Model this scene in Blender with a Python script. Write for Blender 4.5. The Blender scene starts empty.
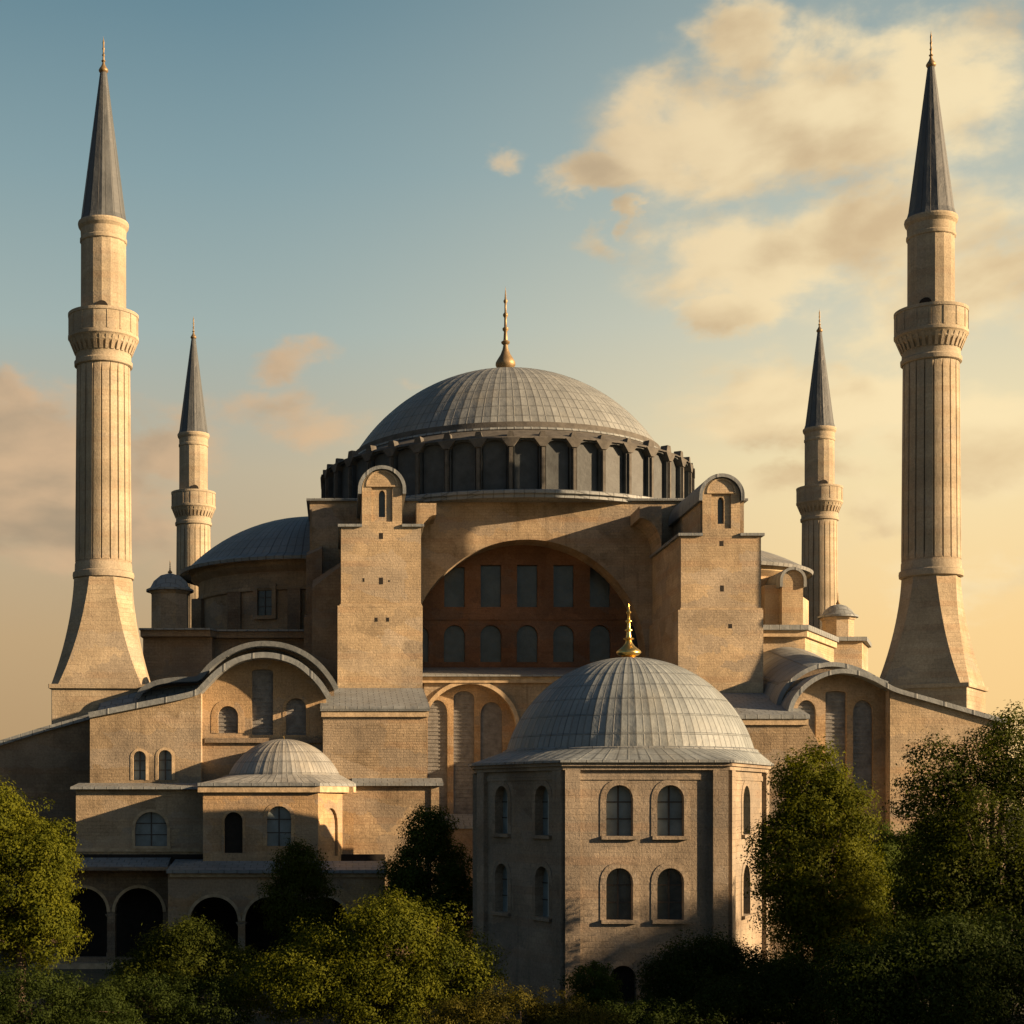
import bpy, math, random
import numpy as np
from mathutils import Vector
from mathutils.geometry import tessellate_polygon

S = bpy.context.scene
C = S.collection
R = math.radians
PI = math.pi

# ------------------------------------------------------------------ camera
EYE = 12.0                       # camera height above the ground
F = 1600.0                       # focal length in pixels of a 1024 picture
VX, VY = 340.0, 800.0            # where the view axis meets the picture
cam = bpy.data.cameras.new('camera')
cam.sensor_width = 36.0
cam.lens = 36.0 * F / 1024.0
cam.shift_x = (512.0 - VX) / 1024.0
cam.shift_y = (VY - 512.0) / 1024.0
cam.clip_start = 0.5
cam.clip_end = 6000.0
co = bpy.data.objects.new('camera', cam)
co.location = (0, 0, EYE)
co.rotation_euler = (R(90), 0, 0)
C.objects.link(co)
S.camera = co
S.render.resolution_x = 1024
S.render.resolution_y = 1024

# surveyed coordinates: picture position at a known distance -> metres
def wx(px, Y): return (px - VX) * Y / F
def wz(py, Y): return EYE + (VY - py) * Y / F
def wl(d, Y): return d * Y / F

# ------------------------------------------------------------------ light
SUN_A = R(18)                    # sun stands to the right, this far towards the camera
SUN_E = R(16)
sd = Vector((math.cos(SUN_A) * math.cos(SUN_E), -math.sin(SUN_A) * math.cos(SUN_E), math.sin(SUN_E)))
sl = bpy.data.lights.new('sun', 'SUN')
sl.energy = 5.0
sl.angle = R(0.6)
sl.color = (1.0, 0.685, 0.39)
so = bpy.data.objects.new('sun', sl)
so.rotation_euler = (-sd).to_track_quat('-Z', 'Y').to_euler()
so.location = (120, -40, 80)
C.objects.link(so)

S.view_settings.view_transform = 'Standard'
S.view_settings.look = 'None'
S.view_settings.gamma = 1.0
S.view_settings.exposure = 1.3
S.render.engine = 'CYCLES'

# ------------------------------------------------------------------ node helper
class NT:
    def __init__(s, tree):
        s.t = tree; s.n = tree.nodes; s.l = tree.links
    def new(s, typ, **kw):
        n = s.n.new(typ)
        for k, v in kw.items(): setattr(n, k, v)
        return n
    def put(s, sock, v):
        if v is None: return
        if hasattr(v, 'is_output') or isinstance(v, bpy.types.NodeSocket): s.l.new(v, sock)
        else:
            if sock.type == 'RGBA' and len(v) == 3: v = (*v, 1.0)
            sock.default_value = v
    def m(s, op, a, b=None, c=None, clamp=False):
        n = s.new('ShaderNodeMath', operation=op); n.use_clamp = clamp
        s.put(n.inputs[0], a)
        if b is not None: s.put(n.inputs[1], b)
        if c is not None: s.put(n.inputs[2], c)
        return n.outputs[0]
    def vm(s, op, a, b=None):
        n = s.new('ShaderNodeVectorMath', operation=op)
        s.put(n.inputs[0], a)
        if b is not None: s.put(n.inputs[1], b)
        return n.outputs['Value'] if op in ('DOT_PRODUCT', 'LENGTH') else n.outputs[0]
    def xyz(s, x, y, z=0.0):
        n = s.new('ShaderNodeCombineXYZ')
        s.put(n.inputs[0], x); s.put(n.inputs[1], y); s.put(n.inputs[2], z)
        return n.outputs[0]
    def sep(s, v):
        n = s.new('ShaderNodeSeparateXYZ'); s.put(n.inputs[0], v)
        return n.outputs[0], n.outputs[1], n.outputs[2]
    def mix(s, f, a, b, mode='MIX'):
        n = s.new('ShaderNodeMix', data_type='RGBA', blend_type=mode)
        s.put(n.inputs[0], f); s.put(n.inputs[6], a); s.put(n.inputs[7], b)
        return n.outputs[2]
    def noise(s, vec, scale, detail=4, rough=0.55, dist=0.0):
        n = s.new('ShaderNodeTexNoise')
        s.put(n.inputs['Vector'], vec); n.inputs['Scale'].default_value = scale
        n.inputs['Detail'].default_value = detail; n.inputs['Roughness'].default_value = rough
        n.inputs['Distortion'].default_value = dist
        return n.outputs[0]
    def ss(s, x, lo, hi):        # smoothstep 0..1
        n = s.new('ShaderNodeMapRange', interpolation_type='SMOOTHSTEP')
        s.put(n.inputs[0], x); s.put(n.inputs[1], lo); s.put(n.inputs[2], hi)
        return n.outputs[0]
    def lin(s, x, lo, hi, a=0.0, b=1.0):
        n = s.new('ShaderNodeMapRange')
        s.put(n.inputs[0], x); s.put(n.inputs[1], lo); s.put(n.inputs[2], hi)
        n.inputs[3].default_value = a; n.inputs[4].default_value = b
        return n.outputs[0]

# ------------------------------------------------------------------ sky
W = bpy.data.worlds.new('World'); S.world = W; W.use_nodes = True
t = NT(W.node_tree); t.n.clear()
sky = t.new('ShaderNodeTexSky', sky_type='NISHITA')
sky.sun_disc = False
sky.sun_elevation = SUN_E
sky.sun_rotation = PI / 2 + SUN_A
sky.air_density = 1.3; sky.dust_density = 2.0; sky.ozone_density = 1.5
d = t.new('ShaderNodeTexCoord').outputs['Generated']
dx, dy, dz = t.sep(d)
az = t.m('ARCTAN2', dx, dy)                         # 0 along +Y, grows towards the sun's side
hor = t.m('SQRT', t.m('ADD', t.m('MULTIPLY', dx, dx), t.m('MULTIPLY', dy, dy)))
el = t.m('ARCTAN2', dz, hor)
def A(px): return math.atan((px - VX) / F)
def E(py, px=512): return math.atan((VY - py) / F * math.cos(A(px)))
# clear sky graded from slate blue overhead to a warm dusty horizon
def ramp(x, stops):
    n = t.new('ShaderNodeValToRGB'); cr = n.color_ramp
    while len(cr.elements) > 1: cr.elements.remove(cr.elements[-1])
    cr.elements[0].position = stops[0][0]; cr.elements[0].color = (*stops[0][1], 1)
    for p, c in stops[1:]:
        e = cr.elements.new(p); e.color = (*c, 1)
    t.put(n.inputs[0], x); return n.outputs[0]
def srgb(r, g, b):
    f = lambda c: (c / 255 / 12.92) if c / 255 <= 0.04045 else ((c / 255 + 0.055) / 1.055) ** 2.4
    return (f(r), f(g), f(b))
en = t.m('DIVIDE', el, 0.55, clamp=True)
def ep(y): return E(y) / 0.55
left = ramp(en, [(0.0, srgb(178, 146, 105)), (ep(640), srgb(192, 164, 124)), (ep(470), srgb(190, 178, 152)),
                 (ep(330), srgb(162, 178, 174)), (ep(170), srgb(134, 160, 166)), (ep(0), srgb(106, 138, 151)), (1.0, srgb(78, 110, 130))])
right = ramp(en, [(0.0, srgb(247, 202, 134)), (ep(640), srgb(251, 213, 150)), (ep(470), srgb(246, 226, 178)),
                  (ep(330), srgb(212, 208, 184)), (ep(170), srgb(172, 184, 178)), (ep(0), srgb(148, 164, 164)), (1.0, srgb(90, 112, 126))])
lr = t.ss(az, A(180), A(980))
clear = t.mix(lr, left, right)
# clouds: noise banks over chosen stretches of the sky
cv = t.xyz(t.m('MULTIPLY', az, 1.0), t.m('MULTIPLY', el, 1.7), 0.35)
n1 = t.noise(cv, 6.5, 6, 0.52, 0.3)
n1s = t.noise(t.vm('ADD', cv, (0.020, 0.024, 0.0)), 6.5, 3, 0.5, 0.3)
BL = [  # px, py, half width, half height, weight
    (800, 120, 160, 62, .62), (925, 70, 130, 70, .55), (620, 172, 52, 22, .46), (750, 40, 60, 40, .42), (850, 245, 170, 52, .62),
    (970, 300, 130, 70, .6), (745, 318, 55, 20, .50), (735, 244, 45, 18, .45), (600, 242, 34, 16, .27), (644, 219, 16, 10, .30), (505, 160, 28, 14, .24),
    (830, 400, 130, 40, .64), (985, 440, 90, 50, .62), (790, 480, 80, 24, .5), (1000, 575, 130, 28, .5), (870, 520, 60, 18, .42), (300, 362, 44, 20, .48), (398, 380, 26, 12, .36), (15, 395, 40, 22, .48),
    (30, 450, 140, 50, .66), (165, 445, 70, 30, .5), (60, 530, 170, 46, .5), (290, 415, 80, 26, .42), (780, 560, 160, 60, .3)]
wv1 = t.noise(cv, 13.0, 5, 0.6); wv2 = t.noise(t.vm('ADD', cv, (7.3, 2.1, 4.0)), 13.0, 5, 0.6)
azw = t.m('ADD', az, t.m('MULTIPLY', t.m('SUBTRACT', wv1, 0.5), 0.085))
elw = t.m('ADD', el, t.m('MULTIPLY', t.m('SUBTRACT', wv2, 0.5), 0.060))
acc = None
for (px, py, hw, hh, w) in BL:
    a0, e0 = A(px), E(py, px)
    k = math.cos(A(px)) ** 2
    ex = t.m('DIVIDE', t.m('SUBTRACT', azw, a0), hw / F * k)
    ey = t.m('DIVIDE', t.m('SUBTRACT', elw, e0), hh / F)
    q = t.m('ADD', t.m('MULTIPLY', ex, ex), t.m('MULTIPLY', ey, ey))
    g = t.m('MULTIPLY', t.m('EXPONENT', t.m('MULTIPLY', q, -0.7)), w)
    acc = g if acc is None else t.m('MAXIMUM', acc, g)
far = t.m('MULTIPLY', t.ss(t.m('ABSOLUTE', az), 0.5, 0.8), 0.40)   # broken cloud all round
acc = t.m('MAXIMUM', acc, far)
n2c = t.noise(cv, 24.0, 5, 0.6, 0.2)
gate = t.ss(acc, 0.02, 0.30)
dens = t.m('ADD', acc, t.m('MULTIPLY', t.m('ADD', t.m('MULTIPLY', t.m('SUBTRACT', n1, 0.5), 1.15), t.m('MULTIPLY', t.m('SUBTRACT', n2c, 0.5), 0.52)), gate))
cov = t.m('MULTIPLY', t.ss(dens, 0.13, 0.48), 0.88)
sun_side = t.m('SUBTRACT', n1, n1s)
lit = t.ss(t.m('ADD', t.m('MULTIPLY', sun_side, 3.0), t.m('MULTIPLY', t.m('SUBTRACT', 0.62, dens), 0.6)), -0.35, 0.4)
c_lit = t.mix(lr, srgb(214, 180, 142), srgb(253, 230, 182))
c_dim = t.mix(lr, srgb(164, 146, 122), srgb(212, 182, 138))
ccol = t.mix(lit, c_dim, c_lit)
custom = t.mix(cov, clear, ccol)
EXPF = 2 ** 1.3
custom = t.mix(1.0, custom, (1 / EXPF,) * 3, 'MULTIPLY')
dusk = t.lin(az, -0.9, -0.24, 0.30, 1.0)             # the sky away from the sun is darker
custom = t.mix(1.0, custom, t.xyz(dusk, dusk, dusk), 'MULTIPLY')
over = t.lin(el, 0.50, 0.85, 1.0, 0.45)
custom = t.mix(1.0, custom, t.xyz(over, over, over), 'MULTIPLY')
# the graded evening sky fills the half before the camera; behind it the physical sky takes over
fw = t.ss(dy, 0.0, 0.55)
nish = t.mix(1.0, sky.outputs[0], (0.026, 0.0275, 0.0295), 'MULTIPLY')
col = t.mix(fw, nish, custom)
bg = t.new('ShaderNodeBackground'); t.put(bg.inputs[0], col); bg.inputs[1].default_value = 1.0
out = t.new('ShaderNodeOutputWorld'); t.l.new(bg.outputs[0], out.inputs[0])

# ------------------------------------------------------------------ materials
MATS = {}
def newmat(name):
    m = bpy.data.materials.new(name); m.use_nodes = True
    t = NT(m.node_tree); t.n.clear()
    b = t.new('ShaderNodeBsdfPrincipled'); o = t.new('ShaderNodeOutputMaterial')
    t.l.new(b.outputs[0], o.inputs[0]); MATS[name] = m
    return m, t, b

def bump(t, b, h, dist, strength=1.0):
    n = t.new('ShaderNodeBump'); n.inputs['Distance'].default_value = dist
    n.inputs['Strength'].default_value = strength
    t.put(n.inputs['Height'], h); t.l.new(n.outputs[0], b.inputs['Normal'])

def stone(name, c1, c2, mortar, bw=0.8, bh=0.36, mode='flat', center=(0, 0), rad=1.0, stain=0.5, dirt=(0.10, 0.075, 0.05), ms=0.02, rough=0.9, streak=0.4, patch=0.55):
    m, t, b = newmat(name)
    g = t.new('ShaderNodeNewGeometry')
    if mode == 'object':
        P = t.new('ShaderNodeTexCoord').outputs['Object']
    else:
        P = g.outputs['Position']
    x, y, z = t.sep(P)
    if mode == 'flat':
        tn = t.vm('CROSS_PRODUCT', g.outputs['True Normal'], (0, 0, 1))
        u = t.vm('DOT_PRODUCT', P, tn)
    else:
        u = t.m('MULTIPLY', t.m('ARCTAN2', t.m('SUBTRACT', y, center[1]), t.m('SUBTRACT', x, center[0])), rad)
    wob = t.m('MULTIPLY', t.m('SUBTRACT', t.noise(P, 0.9, 2), 0.5), 0.12)
    uv = t.xyz(t.m('ADD', u, t.m('MULTIPLY', wob, 1.6)), t.m('ADD', z, wob), 0)
    br = t.new('ShaderNodeTexBrick')
    mortar = tuple(0.42 * m_ + 0.58 * q_ * 0.94 for m_, q_ in zip(mortar, c2))
    c1 = tuple(v * 0.97 for v in c1)
    t.put(br.inputs['Vector'], uv); t.put(br.inputs['Color1'], c1); t.put(br.inputs['Color2'], c2); t.put(br.inputs['Mortar'], mortar)
    br.inputs['Scale'].default_value = 1.0; br.inputs['Mortar Size'].default_value = ms
    br.inputs['Mortar Smooth'].default_value = 0.6
    br.inputs['Brick Width'].default_value = bw; br.inputs['Row Height'].default_value = bh
    br.inputs['Bias'].default_value = -0.1
    big = t.noise(P, 0.16, 5, 0.6)
    mid = t.noise(P, 0.9, 6, 0.65)
    worn = t.m('MULTIPLY', t.ss(t.noise(P, 0.42, 5, 0.65), 0.38, 0.66), 0.68)
    avg = [0.5 * (p_ + q_) * 0.985 for p_, q_ in zip(c1, c2)]
    col = t.mix(worn, br.outputs['Color'], avg)
    fine = t.noise(P, 7.0, 4, 0.7)
    stv = t.xyz(t.m('MULTIPLY', u, 1.6), t.m('MULTIPLY', z, 0.10), 0)
    st = t.noise(stv, 1.0, 5, 0.62)
    col = t.mix(t.m('MULTIPLY', t.ss(big, 0.46, 0.72), stain), col, dirt)
    col = t.mix(t.m('MULTIPLY', t.ss(mid, 0.50, 0.78), stain * 0.8), col, dirt)
    col = t.mix(t.m('MULTIPLY', t.ss(st, 0.52, 0.76), streak), col, dirt)
    vo = t.new('ShaderNodeTexVoronoi'); vo.inputs['Scale'].default_value = 1.0; vo.inputs['Randomness'].default_value = 0.9
    wr = t.m('MULTIPLY', t.m('SUBTRACT', t.noise(P, 1.1, 5, 0.65), 0.5), 0.9)
    t.put(vo.inputs['Vector'], t.xyz(t.m('ADD', t.m('MULTIPLY', u, 0.34), wr), t.m('ADD', t.m('MULTIPLY', z, 0.75), t.m('MULTIPLY', wr, 1.3)), 0.5))
    pr, pg, pb = t.sep(vo.outputs['Color'])
    grey = [0.82 * (c1[0] + c1[1] + c1[2]) / 3 * q_ for q_ in (1.10, 1.0, 0.86)]
    col = t.mix(t.m('MULTIPLY', t.ss(pr, 0.35, 0.95), patch * 0.8), col, grey)
    k_ = t.lin(pg, 0.0, 1.0, 1 - 0.26 * patch, 1 + 0.22 * patch)
    col = t.mix(1.0, col, t.xyz(k_, k_, k_), 'MULTIPLY')
    bd = t.m('ABSOLUTE', t.m('SUBTRACT', t.m('FRACT', t.m('DIVIDE', t.m('ADD', z, wob), 1.9)), 0.5))
    bdm = t.m('MULTIPLY', t.m('SUBTRACT', 1.0, t.ss(bd, 0.10, 0.16)), t.ss(t.noise(P, 0.11, 3), 0.42, 0.6))
    col = t.mix(t.m('MULTIPLY', bdm, 0.55 * patch), col, (c1[0] * 0.80, c1[1] * 0.62, c1[2] * 0.52))
    fl = t.lin(fine, 0.25, 0.75, 0.72, 1.22)
    col = t.mix(1.0, col, t.xyz(fl, fl, fl), 'MULTIPLY')
    lo = t.lin(t.noise(P, 0.35, 3), 0.3, 0.7, 0.82, 1.14)
    col = t.mix(1.0, col, t.xyz(lo, lo, lo), 'MULTIPLY')
    t.put(b.inputs['Base Color'], col); b.inputs['Roughness'].default_value = rough
    b.inputs['Specular IOR Level'].default_value = 0.2
    h = t.m('ADD', t.m('MULTIPLY', t.m('MULTIPLY', br.outputs['Fac'], t.m('SUBTRACT', 1.0, worn)), -0.22), t.m('ADD', t.m('MULTIPLY', fine, 0.5), t.m('MULTIPLY', mid, 1.0)))
    bump(t, b, h, 0.055)
    return m

def lead(name, c, mode='flat', center=(0, 0), N=60, row=1.5, seam=0.05, rough=0.55, du=0.9, dv=0.8):
    m, t, b = newmat(name)
    P = t.new('ShaderNodeNewGeometry').outputs['Position'] if mode != 'object' else t.new('ShaderNodeTexCoord').outputs['Object']
    x, y, z = t.sep(P)
    if mode == 'flat':
        uv = t.xyz(t.m('DIVIDE', x, du), t.m('DIVIDE', t.m('ADD', y, t.m('MULTIPLY', z, 0.9)), dv), 0)
    elif mode == 'vault':
        uv = t.xyz(t.m('DIVIDE', y, du), t.m('DIVIDE', x, dv), 0)
    else:
        X = t.m('SUBTRACT', x, center[0]); Y = t.m('SUBTRACT', y, center[1])
        ang = t.m('MULTIPLY', t.m('ARCTAN2', Y, X), N / (2 * PI))
        rr = t.m('SQRT', t.m('ADD', t.m('MULTIPLY', X, X), t.m('MULTIPLY', Y, Y)))
        uv = t.xyz(t.m('ADD', ang, 0.0), t.m('DIVIDE', t.m('SUBTRACT', z, rr), row), 0)
    br = t.new('ShaderNodeTexBrick'); br.offset = 0.0 if mode != 'flat' else 0.5
    if mode in ('dome', 'object'): uv = t.vm('ADD', uv, (0.5, 0.0, 0.0))
    t.put(br.inputs['Vector'], uv)
    k1 = [v * 1.04 for v in c]; k2 = [v * 0.955 for v in c]
    t.put(br.inputs['Color1'], k1); t.put(br.inputs['Color2'], k2); t.put(br.inputs['Mortar'], [v * (0.80 if mode == 'dome' else 0.62) for v in c])
    br.inputs['Scale'].default_value = 1; br.inputs['Brick Width'].default_value = 1; br.inputs['Row Height'].default_value = 1
    br.inputs['Mortar Size'].default_value = seam; br.inputs['Mortar Smooth'].default_value = 0.5
    n = t.noise(P, 0.5, 6, 0.62); f = t.noise(P, 5.0, 4, 0.65)
    k = t.lin(n, 0.3, 0.7, 0.82, 1.15)
    bcol = br.outputs['Color']
    if mode == 'dome':
        fr_ = t.m('ABSOLUTE', t.m('SUBTRACT', t.m('FRACT', t.m('ADD', ang, 0.5)), 0.5))
        wv_ = t.m('MULTIPLY', t.m('SUBTRACT', t.noise(P, 0.7, 3), 0.5), 0.03)
        bcol = t.mix(t.m('MULTIPLY', t.m('SUBTRACT', 1.0, t.ss(t.m('ADD', fr_, wv_), 0.018, 0.062)), 0.75), bcol, [v * 0.25 for v in c])
    col = t.mix(1.0, bcol, t.xyz(k, k, k), 'MULTIPLY')
    col = t.mix(t.m('MULTIPLY', t.ss(t.noise(P, 0.23, 4), 0.5, 0.75), 0.5), col, [c[0] * 1.05, c[1] * 0.92, c[2] * 0.75])
    k = t.lin(f, 0.3, 0.7, 0.93, 1.07)
    col = t.mix(1.0, col, t.xyz(k, k, k), 'MULTIPLY')
    if mode == 'dome':
        sk = t.noise(t.xyz(t.m('MULTIPLY', ang, 0.9), t.m('MULTIPLY', z, 0.10), 0.0), 1.0, 4, 0.6)
        k = t.lin(sk, 0.3, 0.7, 0.86, 1.12)
        col = t.mix(1.0, col, t.xyz(k, k, k), 'MULTIPLY')
    t.put(b.inputs['Base Color'], col)
    t.put(b.inputs['Roughness'], t.lin(n, 0.3, 0.7, rough - 0.1, rough + 0.15))
    b.inputs['Specular IOR Level'].default_value = 0.35
    bump(t, b, t.m('ADD', t.m('MULTIPLY', br.outputs['Fac'], 0.6), t.m('MULTIPLY', n, 1.3)), 0.10)
    return m

def plain(name, c, rough=0.7, metal=0.0, var=0.25, scale=2.0, spec=0.3):
    m, t, b = newmat(name)
    P = t.new('ShaderNodeNewGeometry').outputs['Position']
    k = t.lin(t.noise(P, scale, 5, 0.6), 0.3, 0.7, 1 - var, 1 + var)
    t.put(b.inputs['Base Color'], t.mix(1.0, c, t.xyz(k, k, k), 'MULTIPLY'))
    b.inputs['Roughness'].default_value = rough; b.inputs['Metallic'].default_value = metal
    b.inputs['Specular IOR Level'].default_value = spec
    bump(t, b, t.noise(P, scale * 4, 3), 0.02)
    return m

DX, DY = 16.55, 160.0             # main dome axis
GOLD = (0.47, 0.355, 0.215)
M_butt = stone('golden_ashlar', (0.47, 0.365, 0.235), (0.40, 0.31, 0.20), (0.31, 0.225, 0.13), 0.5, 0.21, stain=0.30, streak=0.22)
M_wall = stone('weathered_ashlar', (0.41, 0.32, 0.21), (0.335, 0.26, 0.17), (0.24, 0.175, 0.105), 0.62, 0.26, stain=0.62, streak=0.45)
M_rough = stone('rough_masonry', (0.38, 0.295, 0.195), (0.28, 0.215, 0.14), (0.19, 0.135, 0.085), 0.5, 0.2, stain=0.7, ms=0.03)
M_dark = stone('dark_masonry', (0.27, 0.205, 0.14), (0.21, 0.16, 0.11), (0.13, 0.10, 0.07), 0.6, 0.26, stain=0.7)  # masonry in a darker, more stained tone
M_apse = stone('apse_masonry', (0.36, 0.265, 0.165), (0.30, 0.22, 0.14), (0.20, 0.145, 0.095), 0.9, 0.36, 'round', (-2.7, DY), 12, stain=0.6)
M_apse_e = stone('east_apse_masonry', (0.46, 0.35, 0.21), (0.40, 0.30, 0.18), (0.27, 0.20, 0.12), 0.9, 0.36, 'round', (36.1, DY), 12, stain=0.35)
M_tymp = stone('red_painted_plaster', (0.20, 0.113, 0.066), (0.172, 0.097, 0.057), (0.155, 0.086, 0.05), 1.4, 0.5, stain=0.45, dirt=(0.13, 0.06, 0.03), streak=0.35)
M_tomb = stone('tomb_limestone', (0.315, 0.26, 0.195), (0.27, 0.222, 0.166), (0.21, 0.172, 0.127), 0.95, 0.36, stain=0.55, streak=0.6, dirt=(0.13, 0.105, 0.08))
M_min = stone('minaret_limestone', (0.395, 0.335, 0.24), (0.35, 0.295, 0.21), (0.33, 0.275, 0.195), 3.2, 0.8, 'object', (0, 0), 2.4, stain=0.42, streak=0.55, dirt=(0.20, 0.165, 0.12), ms=0.012, patch=0.4)
M_minb = stone('minaret_base_limestone', (0.40, 0.33, 0.23), (0.35, 0.285, 0.195), (0.28, 0.225, 0.155), 0.8, 0.36, 'flat', stain=0.4, streak=0.45, dirt=(0.20, 0.15, 0.10))
M_trim = plain('carved_stone', (0.40, 0.31, 0.20), 0.85, var=0.3)
M_orange = stone('ochre_plaster', (0.42, 0.295, 0.165), (0.37, 0.255, 0.145), (0.33, 0.215, 0.11), 0.7, 0.28, stain=0.55, dirt=(0.17, 0.12, 0.07))
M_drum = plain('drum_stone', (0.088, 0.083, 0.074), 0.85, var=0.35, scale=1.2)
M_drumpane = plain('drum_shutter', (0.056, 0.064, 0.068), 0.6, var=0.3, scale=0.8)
LEADC = (0.19, 0.21, 0.22)
M_dome = lead('dome_lead', (0.20, 0.215, 0.215), 'dome', (DX, DY), 64, 1.9, 0.055)
M_lead = lead('roof_lead', LEADC)
M_leadv = lead('vault_lead', LEADC, 'vault', du=1.4, dv=2.2)
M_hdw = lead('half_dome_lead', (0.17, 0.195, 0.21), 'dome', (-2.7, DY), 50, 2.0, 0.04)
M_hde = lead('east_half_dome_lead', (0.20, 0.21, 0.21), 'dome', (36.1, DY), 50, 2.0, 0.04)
M_spire = lead('spire_lead', (0.078, 0.088, 0.096), 'object', (0, 0), 16, 40, 0.05, 0.55)
M_gold = plain('gilded_bronze', (0.72, 0.50, 0.16), 0.32, 1.0, 0.15)
M_bronze = plain('weathered_bronze', (0.26, 0.185, 0.10), 0.5, 0.55, 0.25)
M_glass = plain('window_glass', (0.038, 0.052, 0.060), 0.25, 0.0, 0.4, 0.7, 0.6)
M_glassd = plain('dusty_glass', (0.15, 0.19, 0.205), 0.35, 0.0, 0.35, 0.8, 0.5)
M_curt = plain('pale_blind', (0.42, 0.42, 0.38), 0.7, 0, 0.2)
M_frame = plain('dark_frame', (0.06, 0.055, 0.05), 0.6)
M_latt = plain('stone_lattice', (0.175, 0.172, 0.165), 0.85, var=0.3)
M_black = plain('interior_shade_black', (0.02, 0.017, 0.014), 0.9)  # near-black colour stands in for the shade inside openings
M_bark = plain('bark', (0.09, 0.065, 0.045), 0.9, var=0.4, scale=4)

# ------------------------------------------------------------------ mesh builder
class MB:
    def __init__(s): s.v = []; s.f = []
    def add(s, vs, fs):
        o = len(s.v); s.v += [tuple(p) for p in vs]; s.f += [tuple(i + o for i in f) for f in fs]
        return s
    def box(s, x0, x1, y0, y1, z0, z1):
        return s.prism([(x0, y0), (x1, y0), (x1, y1), (x0, y1)], z0, z1)
    def prism(s, poly, z0, z1, ztop=None):
        n = len(poly)
        vs = [(x, y, z0) for x, y in poly] + [(x, y, (ztop[i] if ztop else z1)) for i, (x, y) in enumerate(poly)]
        fs = [tuple(range(n))[::-1], tuple(range(n, 2 * n))]
        fs += [(i, (i + 1) % n, n + (i + 1) % n, n + i) for i in range(n)]
        return s.add(vs, fs)
    def plate(s, fr, outline, holes=(), d0=0.0, d1=-1.0):
        """flat slab in frame fr=(O,t,n): outline of (s,z) counter-clockwise seen from outside; d0 outer face, d1 inner face"""
        O, tt, nn = fr
        P = lambda a, z, dd: (O[0] + tt[0] * a + nn[0] * dd, O[1] + tt[1] * a + nn[1] * dd, z)
        loops = [list(outline)] + [list(h) for h in holes]
        flat = [p for L in loops for p in L]
        tris = tessellate_polygon([[Vector((a, z, 0)) for a, z in L] for L in loops])
        n = len(flat)
        vs = [P(a, z, d0) for a, z in flat] + [P(a, z, d1) for a, z in flat]
        fs = []
        for (a, b, c) in tris:
            A2 = (flat[b][0] - flat[a][0]) * (flat[c][1] - flat[a][1]) - (flat[b][1] - flat[a][1]) * (flat[c][0] - flat[a][0])
            if abs(A2) < 1e-9: continue
            if A2 < 0: b, c = c, b
            fs.append((a, b, c)); fs.append((n + a, n + c, n + b))
        o = 0
        for li, L in enumerate(loops):
            k = len(L)
            ar = sum(L[i][0] * L[(i + 1) % k][1] - L[(i + 1) % k][0] * L[i][1] for i in range(k))
            ccw = (ar > 0) == (li == 0)
            for i in range(k):
                a, b = o + i, o + (i + 1) % k
                fs.append((b, a, n + a, n + b) if ccw else (a, b, n + b, n + a))
            o += k
        return s.add(vs, fs)
    def lathe(s, c, prof, n=48, a0=0.0, a1=2 * PI, rf=None):
        """prof: list of (r, z); c = (x, y)"""
        full = abs(a1 - a0 - 2 * PI) < 1e-6
        m = n if full else n + 1
        vs = []
        for (r, z) in prof:
            for i in range(m):
                a = a0 + (a1 - a0) * i / n
                q = r * (rf(a, i, r, z) if rf else 1.0)
                vs.append((c[0] + q * math.cos(a), c[1] + q * math.sin(a), z))
        fs = []
        for j in range(len(prof) - 1):
            for i in range(n):
                i2 = (i + 1) % m
                fs.append((j * m + i, j * m + i2, (j + 1) * m + i2, (j + 1) * m + i))
        return s.add(vs, fs)
    def loft(s, p0, p1):
        """sheet between two polylines of equal length"""
        n = len(p0)
        return s.add(list(p0) + list(p1), [(i, i + 1, n + i + 1, n + i) for i in range(n - 1)])
    def tube(s, pts, rads, n=8):
        vs = []; fs = []
        pts = [Vector(p) for p in pts]
        for i, p in enumerate(pts):
            dv = (pts[min(i + 1, len(pts) - 1)] - pts[max(i - 1, 0)]).normalized()
            a = dv.cross(Vector((0.3, 1, 0.1))).normalized(); b = dv.cross(a)
            for k in range(n):
                w = 2 * PI * k / n
                vs.append(p + (a * math.cos(w) + b * math.sin(w)) * rads[i])
        for i in range(len(pts) - 1):
            for k in range(n):
                k2 = (k + 1) % n
                fs.append((i * n + k, i * n + k2, (i + 1) * n + k2, (i + 1) * n + k))
        fs.append(tuple(range(n))[::-1]); fs.append(tuple(range((len(pts) - 1) * n, len(pts) * n)))
        return s.add(vs, fs)
    def build(s, name, mat, parent=None, smooth=None, origin=None):
        o3 = origin or base_of(parent)
        me = bpy.data.meshes.new(name)
        me.from_pydata([(x - o3[0], y - o3[1], z - o3[2]) for x, y, z in s.v], [], s.f)
        me.materials.append(mat)
        if smooth is not None:
            me.polygons.foreach_set('use_smooth', [True] * len(me.polygons))
            me.set_sharp_from_angle(angle=R(smooth))
        me.update()
        o = bpy.data.objects.new(name, me); C.objects.link(o)
        if parent: o.parent = parent
        else: o.location = o3
        return o

BASE = {}
def base_of(p):
    while p is not None:
        if p.parent is None: return tuple(p.location)
        p = p.parent
    return (0, 0, 0)

def thing(name, label, cat, loc, group=None, rz=0):
    o = bpy.data.objects.new(name, None); C.objects.link(o)
    o.empty_display_size = 1.0
    o.location = loc; o.rotation_euler = (0, 0, rz)
    o['label'] = label; o['category'] = cat
    if group: o['group'] = group
    return o

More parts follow.
